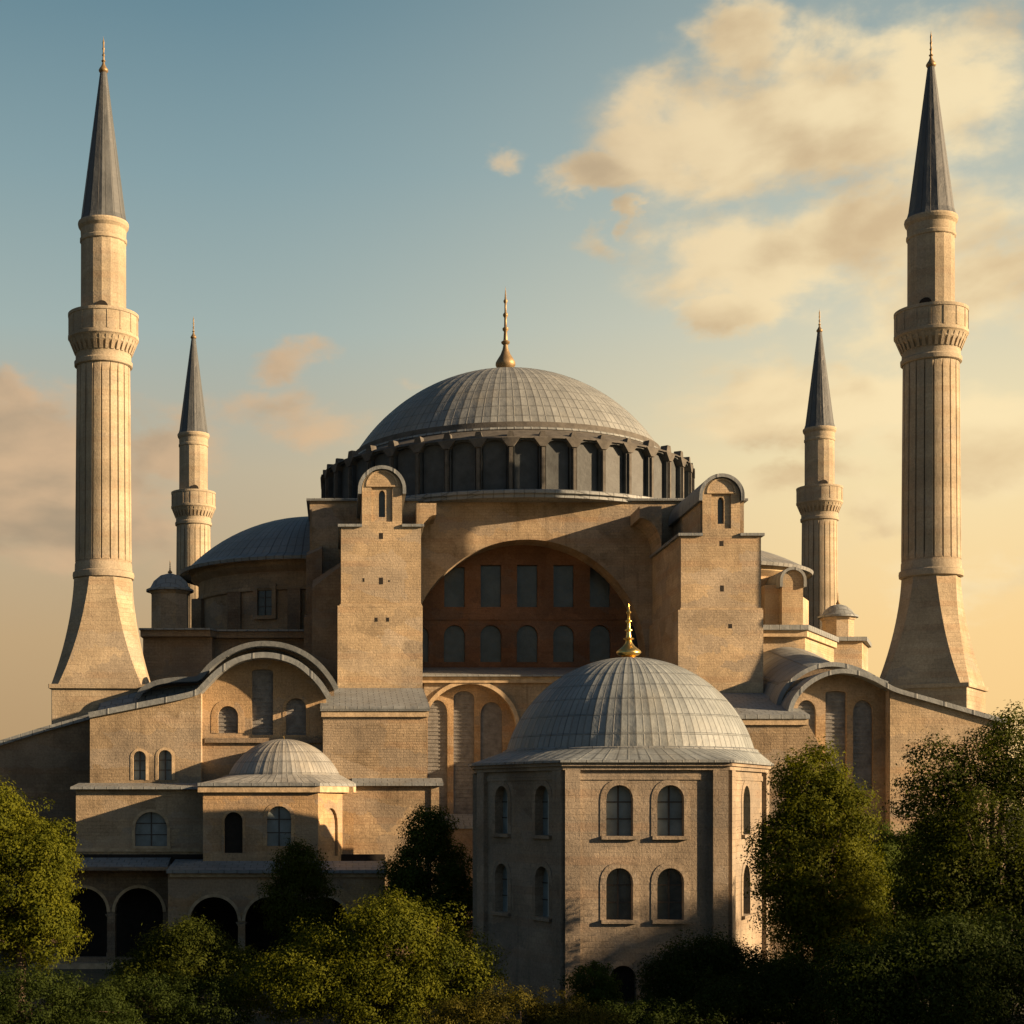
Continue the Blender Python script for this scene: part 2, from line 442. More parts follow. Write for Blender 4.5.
def front(Y): return ((0.0, Y), (1.0, 0.0), (0.0, -1.0))
def wallframe(a, b):                    # wall from plan point a to b, outside on its right hand side
    L = math.hypot(b[0] - a[0], b[1] - a[1]); tx, ty = (b[0] - a[0]) / L, (b[1] - a[1]) / L
    return (a, (tx, ty), (ty, -tx)), L

def arch(cs, z0, z1, w, seg=10, pointed=0.0):
    """opening outline (ccw): straight jambs and a round or pointed head"""
    h = w / 2; rise = h * (1 + pointed)
    zs = z1 - rise
    pts = [(cs - h, z0), (cs + h, z0)]
    for i in range(seg + 1):
        a = PI * i / seg
        s_ = abs(math.sin(a)) ** (1.0 if pointed == 0 else 0.9)
        pts.append((cs + h * math.cos(a), zs + rise * s_))
    return pts
def rect(s0, s1, z0, z1): return [(s0, z0), (s1, z0), (s1, z1), (s0, z1)]

def ring(cs, z0, z1, w, th, seg=10, pointed=0.0):
    o = arch(cs, z0, z1 + th, w + 2 * th, seg, pointed); i = arch(cs, z0, z1, w, seg, pointed)
    return o, i

def window(th, fr, cs, z0, z1, w, kind='glass', depth=0.45, pointed=0.0, surround=0.0, sill=False, name='window', head='arch', smat=None, bars=True):
    """pane set back in an opening, with glazing bars, surround and sill as sub-parts"""
    out = arch(cs, z0, z1, w, 10, pointed) if head == 'arch' else rect(cs - w / 2, cs + w / 2, z0, z1)
    e = 0.04
    big = arch(cs, z0 - e, z1 + e, w + 2 * e, 10, pointed) if head == 'arch' else rect(cs - w / 2 - e, cs + w / 2 + e, z0 - e, z1 + e)
    if kind == 'lattice':
        p = MB().plate(fr, big, (), -depth, -depth - 0.1)
        z = z0 + 0.2
        rise = w / 2 * (1 + pointed) if head == 'arch' else 0
        while z < z1 - 0.1:
            hw = w / 2
            if z > z1 - rise and rise > 0:
                hw = w / 2 * math.sqrt(max(0.0, 1 - ((z - (z1 - rise)) / rise) ** 2))
            if hw > 0.12:
                p.plate(fr, rect(cs - hw, cs + hw, z, z + 0.15), (), -depth + 0.05, -depth + 0.003)
            z += 0.33
        o = p.build(name, M_latt, th)
    else:
        mat = {'glass': M_glass, 'dusty': M_glassd, 'dark': M_black, 'blind': M_orange}[kind]
        o = MB().plate(fr, big, (), -depth, -depth - 0.08).build(name, mat, th)
        if bars and kind in ('glass', 'dusty') and w > 0.5:
            b = MB(); bw = 0.045
            nb = 1
            for i in range(nb):
                c = cs - w / 2 + w * (i + 1) / (nb + 1)
                zt = z1 - (w / 2 * (1 + pointed)) * (1 - math.sqrt(max(0, 1 - ((c - cs) / (w / 2)) ** 2))) if head == 'arch' else z1
                b.plate(fr, rect(c - bw, c + bw, z0, zt), (), -depth + 0.07, -depth + 0.004)
            nh = 2
            for i in range(1, nh + 1):
                z = z0 + (z1 - z0) * i / (nh + 1)
                rise = w / 2 * (1 + pointed) if head == 'arch' else 0
                hw = w / 2
                if rise and z > z1 - rise: hw = w / 2 * math.sqrt(max(0, 1 - ((z - (z1 - rise)) / rise) ** 2))
                b.plate(fr, rect(cs - hw, cs + hw, z - bw * .8, z + bw * .8), (), -depth + 0.05, -depth + 0.006)
            b.build('glazing_bars', M_frame, o)
    if surround > 0:
        ou, inn = ring(cs, z0, z1, w + 0.02, surround, 12, pointed)
        r = MB().plate(fr, ou, (), 0.09, 0.004)          # solid ring made as outline strip below
        r.v.clear(); r.f.clear()
        k = len(ou); O, tt, nn = fr
        P = lambda a, z, dd: (O[0] + tt[0] * a + nn[0] * dd, O[1] + tt[1] * a + nn[1] * dd, z)
        idx = list(range(1, k)) + [0]
        vs = []
        for i in idx:
            vs += [P(*inn[i], 0.055), P(*ou[i], 0.035), P(*inn[i], -0.02), P(*ou[i], -0.02)]
        fs = []
        for j in range(len(idx) - 1):
            a, b2 = 4 * j, 4 * j + 4
            fs += [(a, a + 1, b2 + 1, b2), (a + 1, a + 3, b2 + 3, b2 + 1), (a + 2, a, b2, b2 + 2)]
        n4 = 4 * (len(idx) - 1)
        fs += [(0, 2, 3, 1), (n4, n4 + 1, n4 + 3, n4 + 2)]
        MB().add(vs, fs).build('surround', smat or M_trim, o)
    if sill:
        MB().plate(fr, rect(cs - w / 2 - 0.3, cs + w / 2 + 0.3, z0 - 0.2, z0 - 0.005), (), 0.22, -0.05).build('sill', smat or M_trim, o)
    return o

def smooth_path(p, k=4):
    out = []
    n = len(p)
    for i in range(n - 1):
        p0, p1, p2, p3 = p[max(0, i - 1)], p[i], p[i + 1], p[min(n - 1, i + 2)]
        for j in range(k):
            u = j / k
            out.append(tuple(0.5 * (2 * p1[c] + (p2[c] - p0[c]) * u + (2 * p0[c] - 5 * p1[c] + 4 * p2[c] - p3[c]) * u * u + (3 * p1[c] - p0[c] - 3 * p2[c] + p3[c]) * u ** 3) for c in (0, 1)))
    return out + [tuple(p[-1])]
def path3(pts, Y): return [(wx(px, Y), Y, wz(py, Y)) for px, py in pts]
def pathS(pts, Y): return [(wx(px, Y), wz(py, Y)) for px, py in pts]
def band(mb, pts2, th, y0, y1):
    """thick ribbon following (x,z) polyline pts2, thickness th upward-normal, from y0 (front) to y1"""
    n = len(pts2); up = []
    for i in range(n):
        a = pts2[max(0, i - 1)]; b = pts2[min(n - 1, i + 1)]
        L = math.hypot(b[0] - a[0], b[1] - a[1]) or 1
        nx, nz = -(b[1] - a[1]) / L, (b[0] - a[0]) / L
        up.append((pts2[i][0] + nx * th, pts2[i][1] + nz * th))
    vs = []
    for i in range(n):
        vs += [(pts2[i][0], y0, pts2[i][1]), (up[i][0], y0, up[i][1]), (pts2[i][0], y1, pts2[i][1]), (up[i][0], y1, up[i][1])]
    fs = []
    for i in range(n - 1):
        a, b = 4 * i, 4 * i + 4
        fs += [(a, b, b + 1, a + 1), (a + 1, b + 1, b + 3, a + 3), (a + 2, a + 3, b + 3, b + 2), (a, a + 2, b + 2, b)]
    e = 4 * (n - 1)
    fs += [(0, 1, 3, 2), (e, e + 2, e + 3, e + 1)]
    return mb.add(vs, fs)

def ribbed_dome(c, rb, z0, h, N, ridge=0.06, rings=22, wfrac=0.09):
    """spherical cap with raised standing seams"""
    Rs = (rb * rb + h * h) / (2 * h); zc = z0 + h - Rs; th0 = math.asin(min(1, rb / Rs))
    if h > rb: th0 = PI - th0
    angs = []
    for k in range(N):
        for dlt, up in ((-wfrac * .6, 0), (0, 1), (wfrac * .6, 0), (0.5, 0)):
            angs.append((2 * PI * (k + dlt) / N, up))
    vs = []; m = len(angs)
    for j in range(rings + 1):
        th = th0 * (1 - j / rings) + 0.012
        for a, up in angs:
            q = Rs + (ridge * min(1, (th / th0) * 2.5) if up else 0)
            vs.append((c[0] + q * math.sin(th) * math.cos(a), c[1] + q * math.sin(th) * math.sin(a), zc + q * math.cos(th)))
    fs = []
    for j in range(rings):
        for i in range(m):
            i2 = (i + 1) % m
            fs.append((j * m + i, j * m + i2, (j + 1) * m + i2, (j + 1) * m + i))
    fs.append(tuple(rings * m + i for i in range(m)))
    return MB().add(vs, fs)

def finial_mb(c, z0, h, rb):
    p = [(0.62, 0), (0.66, .02), (0.5, .035), (0.8, .06), (1.0, .10), (0.98, .13), (0.78, .17), (0.5, .22), (0.3, .28), (0.22, .33),
         (0.40, .345), (0.44, .365), (0.22, .38), (0.16, .48), (0.30, .50), (0.30, .52), (0.14, .535), (0.13, .64), (0.25, .66), (0.25, .68), (0.11, .70),
         (0.10, .80), (0.20, .82), (0.20, .835), (0.08, .85), (0.05, .93), (0.0, 1.0)]
    return MB().lathe(c, [(max(r, (0.17 if rb < 0.5 else 0.10) if z < 0.9 else 0.0) * rb, z0 + z * h) for r, z in p], 20)

# ------------------------------------------------------------------ ground
mg, t, b = newmat('grass_and_earth')
P = t.new('ShaderNodeNewGeometry').outputs['Position']
n1 = t.noise(P, 0.25, 6, 0.6); n2 = t.noise(P, 4.0, 5, 0.7)
cg = t.mix(t.ss(n1, 0.4, 0.65), (0.035, 0.045, 0.018), (0.085, 0.065, 0.04))
k = t.lin(n2, 0.3, 0.7, 0.6, 1.3)
t.put(b.inputs['Base Color'], t.mix(1.0, cg, t.xyz(k, k, k), 'MULTIPLY')); b.inputs['Roughness'].default_value = 0.95
bump(t, b, n2, 0.1)
g = MB(); n = 24
g.lathe((0, 0), [(3000, 0), (600, 0), (200, 0), (60, 0), (0.01, 0)], 48)
go = g.build('ground', mg); go['kind'] = 'structure'; go['label'] = 'dark grassy ground beneath the mosque and trees'

# ================================================================== MOSQUE
mosque = thing('mosque', 'vast stone mosque under a wide ribbed lead dome, twin buttress towers and red arched wall', 'mosque', (DX, DY, 0))

# --- main dome, drum
dome = ribbed_dome((DX, DY), 15.45, 45.7, 8.95, 64, 0.012).build('main_dome', M_dome, mosque, 40)
finial_mb((DX, DY), 54.6, 8.8, 1.0).build('finial', M_bronze, dome, 50)
ZD0, ZD1 = 39.35, 43.75
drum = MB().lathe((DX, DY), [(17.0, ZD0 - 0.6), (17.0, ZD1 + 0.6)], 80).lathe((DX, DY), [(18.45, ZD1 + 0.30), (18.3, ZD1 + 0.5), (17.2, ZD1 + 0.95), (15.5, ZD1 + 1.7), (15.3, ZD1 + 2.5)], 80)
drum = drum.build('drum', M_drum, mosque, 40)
NB = 40
for k in range(NB):
    a = 2 * PI * (k + 0.5) / NB
    rr = (math.cos(a), math.sin(a)); tt = (-rr[1], rr[0])
    q = MB()
    def PT(r, s_, z): return (DX + rr[0] * r + tt[0] * s_, DY + rr[1] * r + tt[1] * s_, z)
    def blk(r0, r1, w0, w1, z0, z1):
        q.add([PT(r0, -w0, z0), PT(r1, -w0, z0), PT(r1, w0, z0), PT(r0, w0, z0), PT(r0, -w1, z1), PT(r1, -w1, z1), PT(r1, w1, z1), PT(r0, w1, z1)],
              [(3, 2, 1, 0), (4, 5, 6, 7), (0, 1, 5, 4), (1, 2, 6, 5), (2, 3, 7, 6), (3, 0, 4, 7)])
    blk(16.9, 18.34, 0.20, 0.20, ZD0 - 0.3, ZD1 - 0.40)
    blk(18.34, 18.46, 0.13, 0.13, ZD0 - 0.3, ZD1 - 0.5)
    blk(16.9, 18.5, 0.26, 0.85, ZD1 - 0.42, ZD1 + 0.34)
    sz = 0.18 + 0.2 * ((k * 7919) % 11) / 11
    blk(17.6, 18.3, sz + 0.15, sz * .8, ZD1 + 0.25, ZD1 + 0.75 + sz * .9)
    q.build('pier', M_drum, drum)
    a2 = 2 * PI * k / NB
    n2 = (math.cos(a2), math.sin(a2)); t2 = (-n2[1], n2[0])
    fr = ((DX + n2[0] * 18.22, DY + n2[1] * 18.22), t2, n2)
    hw = 1.12
    MB().plate(fr, rect(-1.16, 1.16, ZD0 - 0.2, ZD1 + 0.5), [arch(0, ZD0 + 0.05, ZD1 + 0.2, 2.2, 8, -0.5)], 0, -0.55).plate(
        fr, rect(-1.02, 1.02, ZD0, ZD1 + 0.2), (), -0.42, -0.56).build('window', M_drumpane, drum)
MB().lathe((DX, DY), [(17.2, 39.5), (19.55, 39.3), (19.75, 39.2), (19.75, 38.95), (19.5, 38.85), (19.5, 38.6), (17, 38.6)], 96).build('drum_cornice', M_lead, mosque, 40)

# --- square base with the great arch
XB0, XB1 = -2.7, 36.1
ZB = 38.7
fr = front(143.0)
arc_c = (wx(527, 143), wz(658, 143)); RA = 10.6
hole = [(arc_c[0] - RA, 22.5), (arc_c[0] + RA, 22.5)] + [(arc_c[0] + RA * math.cos(PI * i / 40), arc_c[1] + RA * math.sin(PI * i / 40)) for i in range(41)]
MB().plate(fr, rect(XB0, XB1, 0.0, ZB), [hole], 0, -3.2).build('arch_wall', M_wall, mosque)
MB().box(XB0 + 0.01, XB1 - 0.01, 148.2, 177, 0, ZB - 0.02).build('base_block', M_wall, mosque)
MB().box(XB0 - 0.3, XB1 + 0.3, 142.7, 177.3, ZB, ZB + 0.22).build('base_roof', M_lead, mosque)
# tympanum: red wall with two rows of windows
YT = 146.2
ft = front(YT)
holes = []; wins = []
for i in range(-3, 4):
    c = wx(527.3, YT) + i * wl(36.4, YT)
    if abs(i) <= 2:
        h_ = (c, wz(607, YT), wz(565 + (2 if abs(i) == 2 else 0), YT), wl(20.5, YT)); wins.append((h_, 'rect')); holes.append(rect(c - h_[3] / 2, c + h_[3] / 2, h_[1], h_[2]))
    h_ = (c, wz(662, YT), wz(625, YT), wl(21, YT)); wins.append((h_, 'arch')); holes.append(arch(*[h_[0], h_[1], h_[2], h_[3]]))
MB().plate(ft, rect(arc_c[0] - 11.5, arc_c[0] + 11.5, 20.0, 37.5), holes, 0, -0.8).build('tympanum_wall', M_tymp, mosque)
for h_, hd in wins:
    window(mosque, ft, h_[0], h_[1], h_[2], h_[3], 'glass', 0.4, head=hd, bars=False)
MB().plate(ft, rect(arc_c[0] - 11, arc_c[0] + 11, wz(619, YT) - .1, wz(619, YT) + .1), (), 0.1, -0.05).build('string_course', M_tymp, mosque)

# --- buttress towers
def tower(x0, x1, ztop, zstep, zbot, tx0, tx1, tz, dx, slots):
    Y = 131.0
    b = MB()
    b.box(x0 - 0.28, x1 + 0.12, Y - 0.25, 143.05, 0, zstep)
    b.box(x0, x1, Y, 143.04, zstep - 0.01, ztop)
    tw = b.build('buttress_tower', M_butt, mosque)
    # sloped lead shoulders
    MB().box(x0 - 0.25, tx0, Y - 0.22, 143, ztop, ztop + 0.22).box(tx1, x1 + 0.25, Y - 0.22, 143, ztop, ztop + 0.22).build('shoulder_roof', M_lead, tw)
    MB().box(x0 - 0.1, x1 + 0.06, Y - 0.22, Y + 0.02, zstep, zstep + 0.14).build('step_moulding', M_trim, tw)
    cx = (tx0 + tx1) / 2; r = (tx1 - tx0) / 2; zs = tz - r
    o = [(tx0, ztop), (tx1, ztop)] + [(cx + r * math.cos(PI * i / 24), zs + r * math.sin(PI * i / 24)) for i in range(25)]
    frt = front(Y - 0.02)
    sx = cx + dx; sz0, sz1 = zs - 2.0, zs + 0.0
    fr2 = front(Y - 0.02)
    hole_ = rect(cx - 0.42 * r * 2 * .62, cx + 0.42 * r * 2 * .62, zs - 2.6, zs + 0.25)
    tb = MB().plate(fr2, o, [hole_], 0, -0.3)
    tb.plate(front(Y + 0.14), hole_[:], [arch(sx, sz0 - .2, sz1, 0.52, 8, 0.6)], 0, -0.5)
    tb.plate(front(Y + 0.7), o, (), 0, -13.5)
    tur = tb.build('turret', M_butt, mosque)
    MB().plate(front(Y + 0.14), arch(sx, sz0 - .25, sz1 + .05, 0.6, 8, 0.6), (), -0.35, -0.45).build('slit_window', M_glass, tur)
    rim = [(cx + (r + .05) * math.cos(PI * i / 24), zs + (r + .05) * math.sin(PI * i / 24)) for i in range(25)][::-1]
    rim = [(rim[0][0], rim[0][1] - 0.35)] + rim + [(rim[-1][0], rim[-1][1] - 0.35)]
    band(MB(), rim, 0.28, Y - 0.28, 144.5).build('barrel_roof', M_leadv, tur, 30)
    arc2 = [(cx + (r - .45) * math.cos(PI * i / 20), zs + .3 + (r - .45) * math.sin(PI * i / 20)) for i in range(21)][::-1]
    band(MB(), arc2, 0.12, Y - 0.09, Y).plate(fr2, rect(cx - r + .35, cx + r - .35, zs + .26, zs + .38), (), 0.08, -.02).build('panel_moulding', M_trim, tur)
    s_ = MB()
    for (sxp, szp, w, h) in slots:
        yy = Y if szp > zstep else Y - 0.25
        s_.plate(front(yy), rect(sxp - w / 2, sxp + w / 2, szp - h / 2, szp + h / 2), (), 0.006, -0.05)
    s_.build('vent_hole', M_black, tw)
    return tw
B = 131.0
tower(wx(341, B), wx(421, B), wz(527, B), wz(606, B), 0, wx(362, B), wx(402, B), wz(470, B), 0,
      [(wx(381, B), wz(536, B), .34, .5), (wx(381, B), wz(581, B), .34, .55), (wx(376, B), wz(620, B), .26, .34), (wx(387.5, B), wz(620, B), .26, .34), (wx(363.5, B), wz(580, B), .16, .3), (wx(389, B), wz(581, B), .14, .14)])
tower(wx(681, B), wx(761, B), wz(536, B), wz(610, B), 0, wx(702.5, B), wx(740, B), wz(478, B), 0,
      [(wx(721.5, B), wz(543.5, B), .34, .42), (wx(722, B), wz(588.5, B), .32, .5), (wx(729.5, B), wz(626.5, B), .32, .36)])
# arched corbels between tower and arch wall
for (xa, xb, yt, sgn) in ((wx(421, B), wx(421, B) + 1.7, 500, 1), (wx(680, B) - 1.9, wx(680, B), 503, -1)):
    z1 = wz(yt, 137); z0 = z1 - 3.6
    o = [(xa, z1), (xa, z0), ] if sgn > 0 else []
    pts = []
    if sgn > 0:
        pts = [(xa, z0)] + [(xb - (xb - xa) * math.cos(PI / 2 * i / 8), z0 + 2.6 * math.sin(PI / 2 * i / 8)) for i in range(9)] + [(xb, z1), (xa, z1)]
    else:
        pts = [(xb, z1), (xa, z1)] + [(xa + (xb - xa) * (1 - math.cos(PI / 2 * i / 8)), z0 + 2.6 - 2.6 * (math.sin(PI / 2 * i / 8))) for i in range(9)]
        pts = [(xa, z1), (xa, z0 + 2.6)] + [(xa + (xb - xa) * math.sin(PI / 2 * i / 8), z0 + 2.6 * math.cos(PI / 2 * i / 8)) for i in range(9)] + [(xb, z1)]
    MB().plate(front(138.5), pts, (), 0, -4.45).build('corbel', M_wall, mosque)
# broken piers on the outer flank of the left tower
fl = MB()
fl.prism([(wx(306, 139), 139), (wx(322, 139), 139), (wx(322, 139), 143.02), (wx(306, 139), 143.02)], 0, wz(560, 139), [wz(556, 139), wz(548, 139), wz(545, 143), wz(552, 143)])
fl.prism([(wx(312, 135), 135), (wx(341, 135), 135), (wx(341, 135), 139.02), (wx(312, 135), 139.02)], 0, 0, [wz(588, 135), wz(566, 135), wz(562, 139), wz(580, 139)])
fl.prism([(wx(304, 137.5), 137.5), (wx(326, 137.5), 137.5), (wx(326, 137.5), 142), (wx(304, 137.5), 142)], 0, 0, [wz(618, 138), wz(606, 138), wz(602, 140), wz(612, 140)])
fl.build('flank_pier', M_dark, mosque)
# raised corner block beside the left turret, lead capped
MB().box(XB0 + 0.2, wx(362, 142), 142.2, 143.01, 30, wz(507, 142)).build('corner_block', M_wall, mosque)

# --- west half dome and apse
hc = (XB0, DY)
ZE = 34.9
def half(cx, rad, rise, ze, a0, a1, matd, matw, rw, name, zb):
    Rs = (rad * rad + rise * rise) / (2 * rise)
    prof = []
    th0 = math.asin(rad / Rs)
    for j in range(15):
        th = th0 * (1 - j / 14)
        prof.append((max(0.01, Rs * math.sin(th)), ze + rise - Rs + Rs * math.cos(th)))
    hd = MB().lathe((cx, DY), [(rad + .9, ze - .75), (rad + 1.0, ze - .45), (rad, ze)] + prof, 48, a0, a1).build(name, matd, mosque, 40)
    MB().lathe((cx, DY), [(rw, zb), (rw, ze - 3.4), (rw + .25, ze - 3.3), (rw + .25, ze - 3.0), (rw + .12, ze - 2.9), (rw + .12, ze - 1.6), (rw + .8, ze - 1.1), (rw + .85, ze - .6), (rad, ze - .3)], 48, a0, a1).build('apse_wall', matw, mosque, 40)
half(XB0, 12.4, 5.2, ZE, PI / 2, 3 * PI / 2, M_hdw, M_apse, 11.3, 'half_dome', 20)
half(XB1, 9.8, 2.6, ZE - .1, -PI / 2, PI / 2, M_hde, M_apse_e, 9.2, 'half_dome', 20)
# apse windows set on the curve, in raised frames
for (cx, rw, deg, matw) in ((XB0, 11.42, 248, M_apse), (XB1, 9.32, -40, M_apse_e)):
    a = R(deg); nn = (math.cos(a), math.sin(a)); tt = (-nn[1], nn[0])
    fr = ((cx + nn[0] * rw, DY + nn[1] * rw), tt, nn)
    z0, z1 = wz(615, 149), wz(588, 149)
    MB().plate(fr, rect(-1.15, 1.15, z0 - .35, z1 + .4), [rect(-.75, .75, z0, z1)], 0.22, -.5).build('window_frame', matw, mosque)
    window(mosque, fr, 0, z0, z1, 1.5, 'glass', 0.02, head='rect')
# buttress strips on the apse
st = MB()
for deg in (200, 232, 262):
    a = R(deg)
    st.prism([(XB0 + math.cos(a) * 11 - .5, DY + math.sin(a) * 11 - .6), (XB0 + math.cos(a) * 12 - .5, DY + math.sin(a) * 12), (XB0 + math.cos(a) * 12 + .7, DY + math.sin(a) * 12), (XB0 + math.cos(a) * 11 + .7, DY + math.sin(a) * 11 + .6)], 20, ZE - 3.3)
st.build('apse_pilaster', M_dark, mosque)
# --- upper aisle tier
ZT = wz(627, 140)
wt = [(wx(143, 140), 140), (wx(212, 140), 140), (wx(214, 140), 141.2), (wx(308, 140), 141.2), (XB0 + 3, 141.2), (XB0 + 3, 178), (wx(143, 140), 178)]
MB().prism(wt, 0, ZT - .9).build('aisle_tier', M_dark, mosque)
def grow(poly, k):
    cx = sum(p[0] for p in poly) / len(poly); cy = sum(p[1] for p in poly) / len(poly)
    return [(x + k * (1 if x > cx else -1), y + k * (1 if y > cy else -1)) for x, y in poly]
MB().prism([(wx(140, 139), 139.2), (wx(210, 139), 139.2), (wx(216, 139), 140.4), (XB0 + 3, 140.4), (XB0 + 3, 178.5), (wx(140, 139), 178.5)], ZT - .9, ZT - .35).build('tier_cornice', M_dark, mosque)
MB().prism([(wx(139, 139), 138.9), (wx(210, 139), 138.9), (wx(216, 139), 140.1), (XB0 + 3.1, 140.1), (XB0 + 3.1, 178.6), (wx(139, 139), 178.6)], ZT - .35, 0, [ZT - .2] * 4 + [ZT + .5] * 2).build('tier_roof', M_lead, mosque)
# east tier with oblique sunlit flank
et = [(30, 140), (wx(805, 140), 140), (wx(834, 150), 150), (wx(834, 150), 175), (30, 175)]
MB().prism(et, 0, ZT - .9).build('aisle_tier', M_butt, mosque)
MB().prism([(30, 139.4), (wx(807, 139.4), 139.4), (wx(837, 150), 150), (wx(837, 150), 175.5), (30, 175.5)], ZT - .9, ZT - .35).build('tier_cornice', M_trim, mosque)
MB().prism([(30, 139.1), (wx(809, 139), 139.1), (wx(839, 150), 150), (wx(839, 150), 176), (30, 176)], ZT - .35, ZT + .1).build('tier_roof', M_lead, mosque)
e2 = [(wx(834, 152), 152), (wx(862, 152), 152), (wx(868, 158), 158), (wx(868, 158), 172), (wx(834, 152), 172)]
ZT2 = wz(637, 152)
MB().prism(e2, 0, ZT2 - .4).build('corner_annex', M_butt, mosque)
MB().prism([(x + (.35 if x > 48 else -.1), y - (.35 if y < 153 else 0)) for x, y in e2], ZT2 - .4, ZT2).build('annex_roof', M_lead, mosque)
# exedra with a small barrel roof, east side
xb0, xb1, yb = wx(782, 147), wx(803, 147), 147.0
cx = (xb0 + xb1) / 2; r = (xb1 - xb0) / 2; zt = wz(570, yb); zs = zt - r
o = [(xb0, 20), (xb1, 20)] + [(cx + r * math.cos(PI * i / 20), zs + r * math.sin(PI * i / 20)) for i in range(21)]
ex = MB().plate(front(yb), o, (), 0, -9)
ex.prism([(xb1, 147.02), (xb1 + 1.4, 150), (xb1 + 1.4, 156), (xb1, 156)], 20, zs - 1.5).prism([(wx(762, 149), 148), (xb0, 148), (xb0, 156), (wx(762, 149), 156)], 20, wz(585, 148))
ex.build('exedra', M_butt, mosque)
rim = [(cx + r * math.cos(PI * i / 20), zs + r * math.sin(PI * i / 20)) for i in range(21)][::-1]
rim = [(rim[0][0], rim[0][1] - .6)] + rim + [(rim[-1][0], rim[-1][1] - .6)]
band(MB(), rim, 0.25, yb - .3, yb + 9).build('exedra_roof', M_leadv, mosque, 30)

# --- small domed stair turrets on the tiers
def stair_turret(cx, cy, r, z0, z1, zd, mw):
    tw = MB().lathe((cx, cy), [(r, z0), (r, z1 - .3), (r + .12, z1 - .2), (r + .25, z1)], 8, PI / 8, 2 * PI + PI / 8).build('stair_turret', mw, mosque)
    MB().lathe((cx, cy), [(r + .42, z1), (r + .42, z1 + .18), (r + .05, z1 + .35), (r * .85, z1 + (zd - z1) * .55), (r * .5, z1 + (zd - z1) * .85), (.01, zd)], 24).build('cupola', M_lead, tw, 40)
    finial_mb((cx, cy), zd - .08, 1.3, .22).build('finial', M_bronze, tw, 50)
stair_turret(wx(170, 146), 146, 1.75, 26, wz(592, 146), wz(573, 146), M_wall)
stair_turret(wx(838, 157), 157, 1.5, 26, wz(618, 157), wz(604, 157), M_butt)

# --- left wing: gable wall, great arched bay with curling lead edge
YW = 121.4
pathA = smooth_path([(90, 718), (120, 712), (150, 706), (180, 700), (198, 695), (207, 687), (218, 676), (232, 666), (248, 660), (264, 658), (280, 660), (296, 666), (310, 677), (319, 687), (326, 698)])
pw = pathS(pathA, YW)
topW = [p for p in pw if p[0] <= wx(199, YW)] + [(wx(201, YW), wz(693, YW))]
fw_ = front(YW)
wv = [(wx(139.5, YW), wz(780, YW), wz(751, YW), wl(12.5, YW)), (wx(165, YW), wz(780, YW), wz(750, YW), wl(13.5, YW))]
MB().plate(fw_, [(topW[0][0], 0), (topW[-1][0], 0)] + topW[::-1], [arch(*w) for w in wv], 0, -7.0).build('wing_wall', M_wall, mosque)
for w in wv: window(mosque, fw_, *w, 'dusty', 0.35, surround=0.2)
YA = 122.6
pa = pathS([p for p in pathA if p[0] >= 198], YA)
fa = front(YA)
lw = [(wx(262.5, YA), wz(735, YA), wz(669, YA), wl(21, YA), 'arch'), (wx(228, YA), wz(733, YA), wz(706, YA), wl(20, YA), 'arch'), (wx(296, YA), wz(735, YA), wz(698, YA), wl(20, YA), 'arch')]
def lh(w):
    return arch(*w[:4]) if w is not lw[0] else arch(w[0], w[1], w[2], w[3], 10, -0.75)
MB().plate(fa, [(pa[0][0] - .3, 0), (pa[-1][0] + .2, 0)] + pa[::-1], [lh(w) for w in lw], 0, -3.0).build('arched_bay', M_orange, mosque)
window(mosque, fa, *lw[0][:4], 'lattice', 0.3, pointed=-0.75, name='lattice_window')
window(mosque, fa, *lw[1][:4], 'lattice', 0.3, name='lattice_window', surround=0.5, smat=M_orange)
window(mosque, fa, *lw[2][:4], 'lattice', 0.3, name='lattice_window', surround=0.25, smat=M_orange)
MB().plate(fa, rect(wx(205, YA), wx(322, YA), wz(743, YA), wz(738, YA)), (), 0.25, -.05).build('string_course', M_dark, mosque)
rb = band(MB(), pw, wl(5.5, YW), YW - 0.35, YW + 3.2)
rb.build('curved_eave', M_leadv, mosque, 35)
# second, higher rim and vault behind
pathA2 = smooth_path([(140, 700), (146, 692), (158, 686), (176, 683), (197, 682), (204, 678), (214, 667), (230, 656), (248, 649), (265, 647), (284, 649), (302, 656), (317, 667), (328, 680), (334, 690)])
p2 = pathS(pathA2, 125.5)
band(MB(), p2, wl(5, 125), 124.6, 126.5).build('upper_eave', M_leadv, mosque, 35)
MB().loft([(x, 126.4, z) for x, z in p2], [(x, 141, z + (0.6 if x > -12 else 0.0)) for x, z in p2]).build('vault_roof', M_leadv, mosque, 35)
MB().loft([(x, YW + 3.1, z + .05) for x, z in pw], [(x * 1.0, 126.45, z2 - .05) for (x, z), (x2, z2) in zip(pw, p2)]).build('lower_roof', M_lead, mosque, 35)
MB().plate(front(126.3), [(p2[0][0], 10), (p2[-1][0], 10)] + p2[::-1], (), 0, -.4).build('vault_end_wall', M_dark, mosque)
# far left lean-to wall under the minaret
YL = 124.6
pl = pathS([(-40, 757), (0, 746), (45, 732), (92, 719)], YL)
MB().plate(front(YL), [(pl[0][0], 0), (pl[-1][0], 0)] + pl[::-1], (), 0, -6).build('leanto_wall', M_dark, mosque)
band(MB(), pl, wl(5, YL), YL - .4, YL + 1.3).build('leanto_eave', M_lead, mosque)
MB().loft([(x, YL + 1.2, z + .3) for x, z in pl], [(x, 136, z + 1.2) for x, z in pl]).build('leanto_roof', M_lead, mosque)
